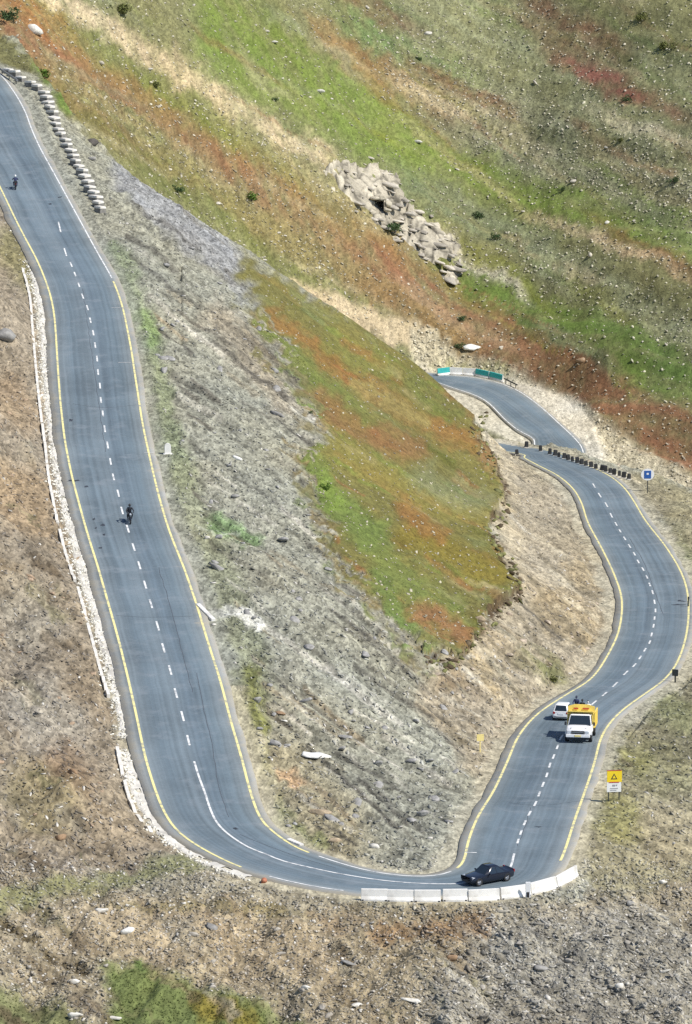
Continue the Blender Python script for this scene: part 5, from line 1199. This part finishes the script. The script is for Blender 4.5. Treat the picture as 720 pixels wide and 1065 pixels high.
for a in [(249,478,19,.45,WH,'white flat slab lying high on the grey scree',.22,-.5,(.1,.35)),
          (288,432,24,.5,GREY,'dark edged grey slab jutting out of the scree near the turf',.3,-.6,(.1,.3)),
          (327,786,44,.5,WH,'long white slab lying on the flat ground inside the hairpin',.10,-.12,(.05,.08)),
          (335,846,30,.9,TN,'round tan boulder ringed with rubble inside the hairpin',.28,0,(0,0)),
          (348,875,19,.6,TN,'tan oblong stone close to the yellow line inside the hairpin',.35,-.1,(0,.1)),
          (389,882,16,.8,PALEC,'pale angular stone by the inner verge, near the tan oblong one',.5,.2,(0,0)),
          (4,352,24,1.2,GREY,'big grey boulder on the brown bank above the long kerb wall',.8,.3,(0,0)),
          (491,363,22,.7,WH,'large white boulder above the far teal barriers',.45,-.2,(0,0)),
          (604,376,12,.8,BR,'dark brown boulder alone on the rust coloured hillside band',.8,0,(0,0)),
          (76,804,15,.8,BR,'dark brown rock poking from the bank above the curved kerb',.6,0,(0,0)),
          (62,872,14,.8,BR,'dark brown rock low on the bank above the grassy ledge',.6,.4,(0,0)),
          (105,948,20,.7,PALEC,'pale flat stone on the ledge line of the near bank',.35,0,(0,0)),
          (133,970,15,.9,WH,'white block on the tan earth of the near bank',.7,.3,(0,0)),
          (220,965,18,.6,GREY,'grey tilted slab on the tan earth of the near bank',.35,-.6,(.1,.3)),
          (318,1028,10,1,PALEC,'pale rounded stone above the grass patch corner',.8,0,(0,0)),
          (363,1003,22,.6,GREY,'broad grey slab on the gravel bank below the open barrier end',.3,-.2,(0,.1)),
          (427,1041,26,.5,PALEC,'long pale slab at the foot of the gravel bank',.25,-.4,(0,.1)),
          (471,998,15,.9,BR,'rust brown boulder on the gravel bank below the black car',.7,0,(0,0)),
          (275,918,12,1,RD,'small red painted looking stone at the outer verge of the hairpin'.replace('painted looking ', 'orange '),.8,0,(0,0)),
          (563,1008,18,.7,GREY,'grey angular rock among the slanting strata of the near bank',.5,.5,(.2,.2)),
          (645,1027,14,.9,PALEC,'pale stone on the slanting strata below the curled barrier end',.6,0,(0,0)),
          (690,918,15,.7,PALEC,'pale flat rock on the olive gravel slope beyond the barriers',.4,.2,(0,0)),
          (655,940,12,.9,GREY,'grey rock on the gravel slope just beyond the last barrier',.6,.2,(0,0)),
          (97,150,13,.9,(.10,.09,.08),'blackish boulder at the top of the scree beside the parapet row',.9,0,(0,0)),
          (96,166,11,1.3,GREY,'grey upright stone just below the blackish boulder',.7,.2,(0,0)),
          (292,742,12,.8,BR,'reddish brown slab by the verge above the long white slab',.3,-.4,(0,.1)),
          (296,750,12,.7,PALEC,'pale slab touching the reddish brown slab by the verge',.3,-.3,(0,.1)),
          (78,1058,18,.7,PALEC,'pale boulder at the lower edge among the grass',.5,.1,(0,0)),
          (118,1060,20,.5,PALEC,'pale flat slab between the two grass patches',.3,0,(0,0)),
          (75,1022,16,.7,PALEC,'pale stone beside the dark gully line of the near bank',.5,0,(0,0)),
          (372,1046,24,.35,PALEC,'thin pale slab lying aslant below the broad grey slab',.25,.7,(0,0)),
          (500,645,14,.7,TN,'tan earth block fallen just under the torn turf edge',.6,0,(0,0)),
          (215,560,8,.7,PALEC,'pale small stone on the green verge above the culvert wall',.5,0,(0,0)),
          (222,650,7,.9,PALEC,'pale stone at the lower end of the culvert wall',.6,0,(0,0)),
          (332,95,12,.6,PALEC,'pale slab on the bright green meadow of the far hillside',.4,-.3,(0,0)),
          (285,44,12,.6,PALEC,'pale flat rock uppermost on the bright green meadow',.4,-.2,(0,0)),
          (434,148,12,.5,PALEC,'pale rock on the green band uphill of the cave outcrop',.4,-.2,(0,0)),
          (445,35,10,.8,PALEC,'pale boulder on the sage slope near the top of the far hillside',.6,0,(0,0)),
          (632,232,8,.8,PALEC,'small white stone on the green band under the pale streak',.7,0,(0,0)),
          (36,32,24,.7,PALEC,'broken pale rock ledge near the dark shrub on the skyline corner'.replace('skyline', 'top'),.5,-.6,(.1,.2))]:
    boulder(a[0], a[1], a[2], a[3], a[4], a[5], a[6], a[7], a[8])
# the rest of the larger stones: single objects, look-alikes share label and group
def field(n, box, cond, seed, colour, rng, label, group, flat=.45, name='stone', yaw=None):
    P, g, x, y, rn = sample(n*8, box, cond, seed)
    P = P[:n]; shapes = [boulder_mesh(seed*20+k, colour, flat*(.8+.1*k), .14) for k in range(5)]
    for i, p in enumerate(P):
        me = shapes[i % 5]
        if not me.materials: me.materials.append(M['stone'])
        o = bpy.data.objects.new(name, me); COL.objects.link(o); s = rng[0]+(rng[1]-rng[0])*rn.random()**2
        o.scale = (s, s*rn.uniform(.6, 1), s*rn.uniform(.7, 1.1)); o.location = W(p)+Vector((0, 0, s*flat*.22)); o.rotation_euler = (rn.normal(0, .25), rn.normal(0, .25), rn.uniform(0, 6.3) if yaw is None else yaw+rn.normal(0, .4)); tag(o, label, 'rock', group)
field(90, (150, 250, 480, 860), near_scr, 31, (.30, .29, .27), (.34, .95), 'grey angular stone loose on the scree between the two legs of road', 'loose stones on the scree', .4, yaw=2.1)
field(34, (455, 430, 650, 760), near_scr, 32, (.40, .33, .25), (.25, .6), 'tan stone on the cut bank above the downhill leg', 'stones on the cut bank')
field(60, (20, 940, 700, 1060), near_scr, 33, (.36, .33, .28), (.2, .5), 'weathered stone on the gravel bank below the hairpin', 'stones on the bank below the hairpin')
field(30, (0, 280, 110, 860), near_scr, 34, (.34, .25, .17), (.22, .5), 'brown stone on the uphill bank behind the gutter', 'stones on the brown uphill bank')
field(70, (60, 0, 720, 380), far_c, 35, (.50, .46, .38), (.3, .7), 'pale stone scattered on the far hillside', 'pale stones on the far hillside')

# ---- rock outcrop with the cave on the far hillside
oc = empty('rock_outcrop', W(hit(410, 230))); tag(oc, 'big pale broken rock outcrop with a small dark cave on the far hillside', 'rock outcrop')
OUTP = [(338,176),(352,170),(385,172),(410,180),(416,194),(428,214),(446,230),(466,238),(480,256),(474,270),(480,296),(462,288),(446,272),(428,256),(418,240),(404,236),(392,232),(380,214),(366,206),(350,194)]
op = np.array([hit(a, b) for a, b in OUTP]); xs = np.arange(op[:, 0].min()-2, op[:, 0].max()+2, .26); ys = np.arange(op[:, 1].min()-3, op[:, 1].max()+3, .40)
XX, YY = np.meshgrid(xs, ys); Xf, Yf = XX.ravel(), YY.ravel(); base = height(Xf, Yf)
ppx, ppy = to_px(Xf, Yf, base); qx = ppx+7*fbm(Xf/2.2, Yf/3.0, 301, 3); qy = ppy+5*fbm(Xf/2.2, Yf/3.0, 302, 3)
dd = seg_dist(qx, qy, OUTP+[OUTP[0]]); dd = np.where(inside(qx, qy, OUTP), dd, -dd)
cave_px = np.exp(-(((ppx-394)/7)**2+((ppy-216)/10)**2)**2)
# beds of rock: terraces dipping down the slope, split by joints
bed = (.9*fbm(Xf/5, Yf/7, 303, 3) + .16*Xf - .10*Yf)*1.5; st = np.floor(bed)+sstep(.72, 1.0, bed-np.floor(bed))
jx = np.abs(((Xf*.8+Yf*.45)/4.2+.5*fbm(Xf/3, Yf/3, 304, 2)) % 1-.5); jy = np.abs(((Xf*.5-Yf*.5)/2.6+.6*fbm(Xf/3, Yf/3, 305, 2)) % 1-.5)
crack = np.maximum(sstep(.40, .49, jx), sstep(.42, .49, jy)*.8)
blk = _hash(np.floor((Xf*.8+Yf*.45)/4.2+.5*fbm(Xf/3, Yf/3, 304, 2)+.5), np.floor((Xf*.5-Yf*.5)/2.6+.6*fbm(Xf/3, Yf/3, 305, 2)+.5), 306)
hgt = sstep(-1, 4, dd)*(.45+1.15*blk+.45*((st % 3)-1)+.12*fbm(Xf/.9, Yf/1.2, 307, 2)) - crack*.4*sstep(0, 4, dd)
hgt = hgt*.72*(1-cave_px*.95)-sstep(.22, .5, fbm(Xf/2.6, Yf/5, 311, 3))*1.3*(1-sstep(6, 12, dd)*.6); zz = base+np.where(dd > -1, np.maximum(hgt, -.3), -.6)
crack2 = 1-sstep(.0, .16, np.abs(bed-np.floor(bed)-.72)); tone = (1-.62*crack2[:, None]*1.0)*(.72+.5*blk+.16*fbm(Xf/1.2, Yf/.8, 308, 3))[:, None]*(1-.6*crack[:, None])
cc_ = np.clip(np.array([[.46, .415, .32]])*tone, .04, .8)
nyo, nxo = XX.shape; ii = np.arange(nyo*nxo).reshape(nyo, nxo); q = np.stack([ii[:-1, :-1], ii[:-1, 1:], ii[1:, 1:], ii[1:, :-1]], -1).reshape(-1, 4); q = q[(dd[q] > -1.5).any(1)]
V = np.stack([Xf, Yf, zz], 1)*S-np.array(oc.location); link('rock_mass', raw_mesh('rock_mass', V, q, {'albedo': cc_}), M['stone'], oc)
V, Fc, Cc, off = [], [], [], 0; rn = np.random.default_rng(78)
for k in range(95):                  # broken slabs and rubble lying on the ledges and at their foot
    c = op[rn.integers(len(op))]*rn.uniform(.0, 1.0)+0; a, b_ = op[rn.integers(len(op))], op[rn.integers(len(op))]; t = rn.random(); c = a*t+b_*(1-t)
    c2 = np.array([c[0]+rn.normal(0, .8), c[1]+rn.normal(0, 1.5)]); zq = float(height(c2[0], c2[1])); qx_, qy_ = to_px(c2[0], c2[1], zq)
    if 386 < qx_ < 402 and 204 < qy_ < 228: continue
    v, f = rock_shape(2, int(rn.integers(1e6)), .4); s_ = rn.uniform(.25, 1.7)*rn.uniform(.5, 1); a = rn.normal(-.75, .35); ca, sn = math.cos(a), math.sin(a); v = v*s_*np.array([1.5, .8, .8]); v[:, 2] -= v[:, 0]*.12
    isin = bool(inside(np.array([qx_]), np.array([qy_]), OUTP)[0])
    V.append(np.stack([v[:, 0]*ca-v[:, 1]*sn, v[:, 0]*sn+v[:, 1]*ca, v[:, 2]], 1)+np.array([c2[0], c2[1], zq])*S+np.array([0, 0, rn.uniform(.35, .8) if isin else .1])-np.array(oc.location)); Fc.append(f+off); off += len(v)
    Cc.append(np.repeat(np.clip(np.array([[.44, .40, .33]])*rn.uniform(.6, 1.35), 0, .8), len(v), 0))
link('broken_slab', raw_mesh('broken_slab', np.vstack(V), np.vstack(Fc), {'albedo': np.vstack(Cc)}), M['stone'], oc)['kind'] = 'stuff'
cp = W(hit(394, 222))-oc.location
b = MB()                              # the cave: a walled chamber open at the front, its shade painted dark
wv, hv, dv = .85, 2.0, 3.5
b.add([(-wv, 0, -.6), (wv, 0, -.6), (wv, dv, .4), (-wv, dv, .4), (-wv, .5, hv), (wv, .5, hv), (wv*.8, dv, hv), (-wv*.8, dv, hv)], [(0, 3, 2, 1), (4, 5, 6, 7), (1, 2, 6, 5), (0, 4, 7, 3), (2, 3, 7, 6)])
b.v = [tuple(Vector(q)+cp) for q in b.v]; b.build('cave', M['dark_stone_cave_shade'], oc, recalc=False)
V, Fc, off = [], [], 0
for (qx, qy, qz, s) in [(-1.5, .3, .5, .9), (-1.5, .9, 1.5, .9), (1.5, .4, .5, .9), (1.5, 1.0, 1.4, .9), (-.6, .9, 2.35, .9), (.6, 1.0, 2.4, .95), (0, 2.3, 2.3, 1.2)]:
    v, f = rock_shape(2, int(off+91), .6); V.append(v*s+np.array([qx, qy, qz])+np.array(cp)); Fc.append(f+off); off += len(v)
V = np.vstack(V); link('cave_surround', raw_mesh('cave_surround', V, np.vstack(Fc), {'albedo': np.tile(np.array([[.46, .415, .32]]), (len(V), 1))}), M['stone'], oc)

# ---- shrubs
def leaf_cloud(seed, n, c):
    r = np.random.default_rng(seed); V, Fc, C = [], [], []
    lobes = r.normal(scale=.42, size=(6, 3)); lobes[:, 2] = np.abs(lobes[:, 2])*.8+.25
    for k in range(n):
        o = lobes[r.integers(6)]; d = r.normal(size=3); d /= np.linalg.norm(d); p = o+d*r.uniform(.25, .52)
        if p[2] < -.05: p[2] = .05
        a, b2 = r.normal(size=3), r.normal(size=3); a /= np.linalg.norm(a); b2 -= a*(a@b2); b2 /= np.linalg.norm(b2); s = r.uniform(.07, .15); i = len(V)
        V += [p-a*s, p+b2*s*.6, p+a*s, p-b2*s*.6]; Fc.append((i, i+1, i+2, i+3)); C += [np.array(c)*r.uniform(.6, 1.5)]*4
    return raw_mesh('foliage', np.array(V), np.array(Fc), {'albedo': np.array(C)})
DG, BG, OG = (.055, .090, .034), (.09, .15, .025), (.12, .13, .04)
variants = {}
for k, (x, y, wpx, c, lab) in enumerate([(411,241,24,DG,'round dark green bush tucked under the cave outcrop'), (9,14,26,DG,'big dark shrub in the top corner of the far hillside'), (127,6,30,OG,'broad yellow green bush on the upper rim above the sandy streak'), (497,222,16,DG,'dark green shrub on the sage slope past the outcrop'), (516,245,14,DG,'smaller dark shrub downhill of the outcrop on the sage slope'),
        (47,74,22,BG,'bright green shrub just above the highest parapet blocks'), (262,203,22,BG,'yellow green shrub on the rust slope below the sandy streak'), (185,196,16,DG,'dark green shrub at the rim of the scree'), (690,45,22,OG,'yellow green bush on the stony slope near the red patch'), (668,16,18,OG,'yellow green bush highest on the stony slope'), (652,102,14,DG,'dark shrub below the red streak on the far hillside'),
        (162,86,16,OG,'olive bush on the slope under the sandy streak'), (480,330,12,DG,'dark shrub on the lower green band edge'), (702,186,14,DG,'dark green shrub beside the short pale streak'), (646,144,12,OG,'olive shrub on the pale rubble of the far hillside'), (323,428,7,DG,'tiny dark cone shaped shrub where scree meets turf'), (338,505,16,BG,'bright yellow green cushion plant at the turf edge beside the scree'), (478,358,14,DG,'dark shrub beside the large white boulder'),
        (575,706,16,OG,'olive shrub low on the cut bank near the downhill leg'), (585,196,10,DG,'small dark shrub between the pale bands of the far slope'), (286,102,9,DG,'small dark shrub at the sandy streak above the outcrop'), (436,60,9,DG,'small dark shrub on the sage slope high up')]):
    key = (c, k % 3)
    if key not in variants:
        variants[key] = leaf_cloud(900+k, 420, c)
        variants[key].materials.append(M['leaf'])
    p = hit(x, y+wpx*.25); sc = math.hypot(p[1], CH)*S/F*wpx/2*.85
    o = empty('shrub', W(p)+Vector((0, 0, 1.0 if 'outcrop' in lab and k == 0 else 0)), (0, 0, random.uniform(0, 6))); o.scale = (sc, sc, sc*.85); tag(o, lab, 'shrub')
    q = bpy.data.objects.new('foliage', variants[key]); COL.objects.link(q); q.parent = o
    MB().tube([(0, 0, -.2), (.03, .02, .3)], .06, 6, .03).build('stem', M['dark_stone_cave_shade'], o)
# ------------------------------------------------------------------ camera, sun and sky
cam = bpy.data.cameras.new('camera'); co = bpy.data.objects.new('camera', cam); COL.objects.link(co)
cam.sensor_fit = 'HORIZONTAL'; cam.sensor_width = 36; cam.lens = F/720*36
cam.clip_start = 1; cam.clip_end = 6000
co.location = (0, 0, CH*S); co.rotation_euler = (R(90)-PITCH, 0, 0)
SC.camera = co
EL, AZ = R(50), R(118)               # azimuth clockwise from +Y
sd = Vector((math.sin(AZ)*math.cos(EL), math.cos(AZ)*math.cos(EL), math.sin(EL)))
sl = bpy.data.lights.new('sun', 'SUN'); sl.energy = 4.2; sl.angle = R(.53); sl.color = (1, .95, .87)
so = bpy.data.objects.new('sun', sl); COL.objects.link(so); so.rotation_euler = (-sd).to_track_quat('-Z', 'Y').to_euler(); so.location = (100, 100, 400)
w = bpy.data.worlds.new('World'); SC.world = w; w.use_nodes = True
nt = w.node_tree; bg = nt.nodes['Background']; sk = nt.nodes.new('ShaderNodeTexSky'); sk.sky_type = 'NISHITA'; sk.sun_disc = False
sk.sun_elevation = EL; sk.sun_rotation = AZ; sk.altitude = 3500
nt.links.new(sk.outputs['Color'], bg.inputs['Color']); bg.inputs['Strength'].default_value = .13
SC.view_settings.view_transform = 'Standard'; SC.view_settings.look = 'None'; SC.view_settings.exposure = .36; SC.view_settings.gamma = 1
SC.view_settings.use_curve_mapping = False
SC.cycles.max_bounces = 5
SC.cycles.use_denoising = False
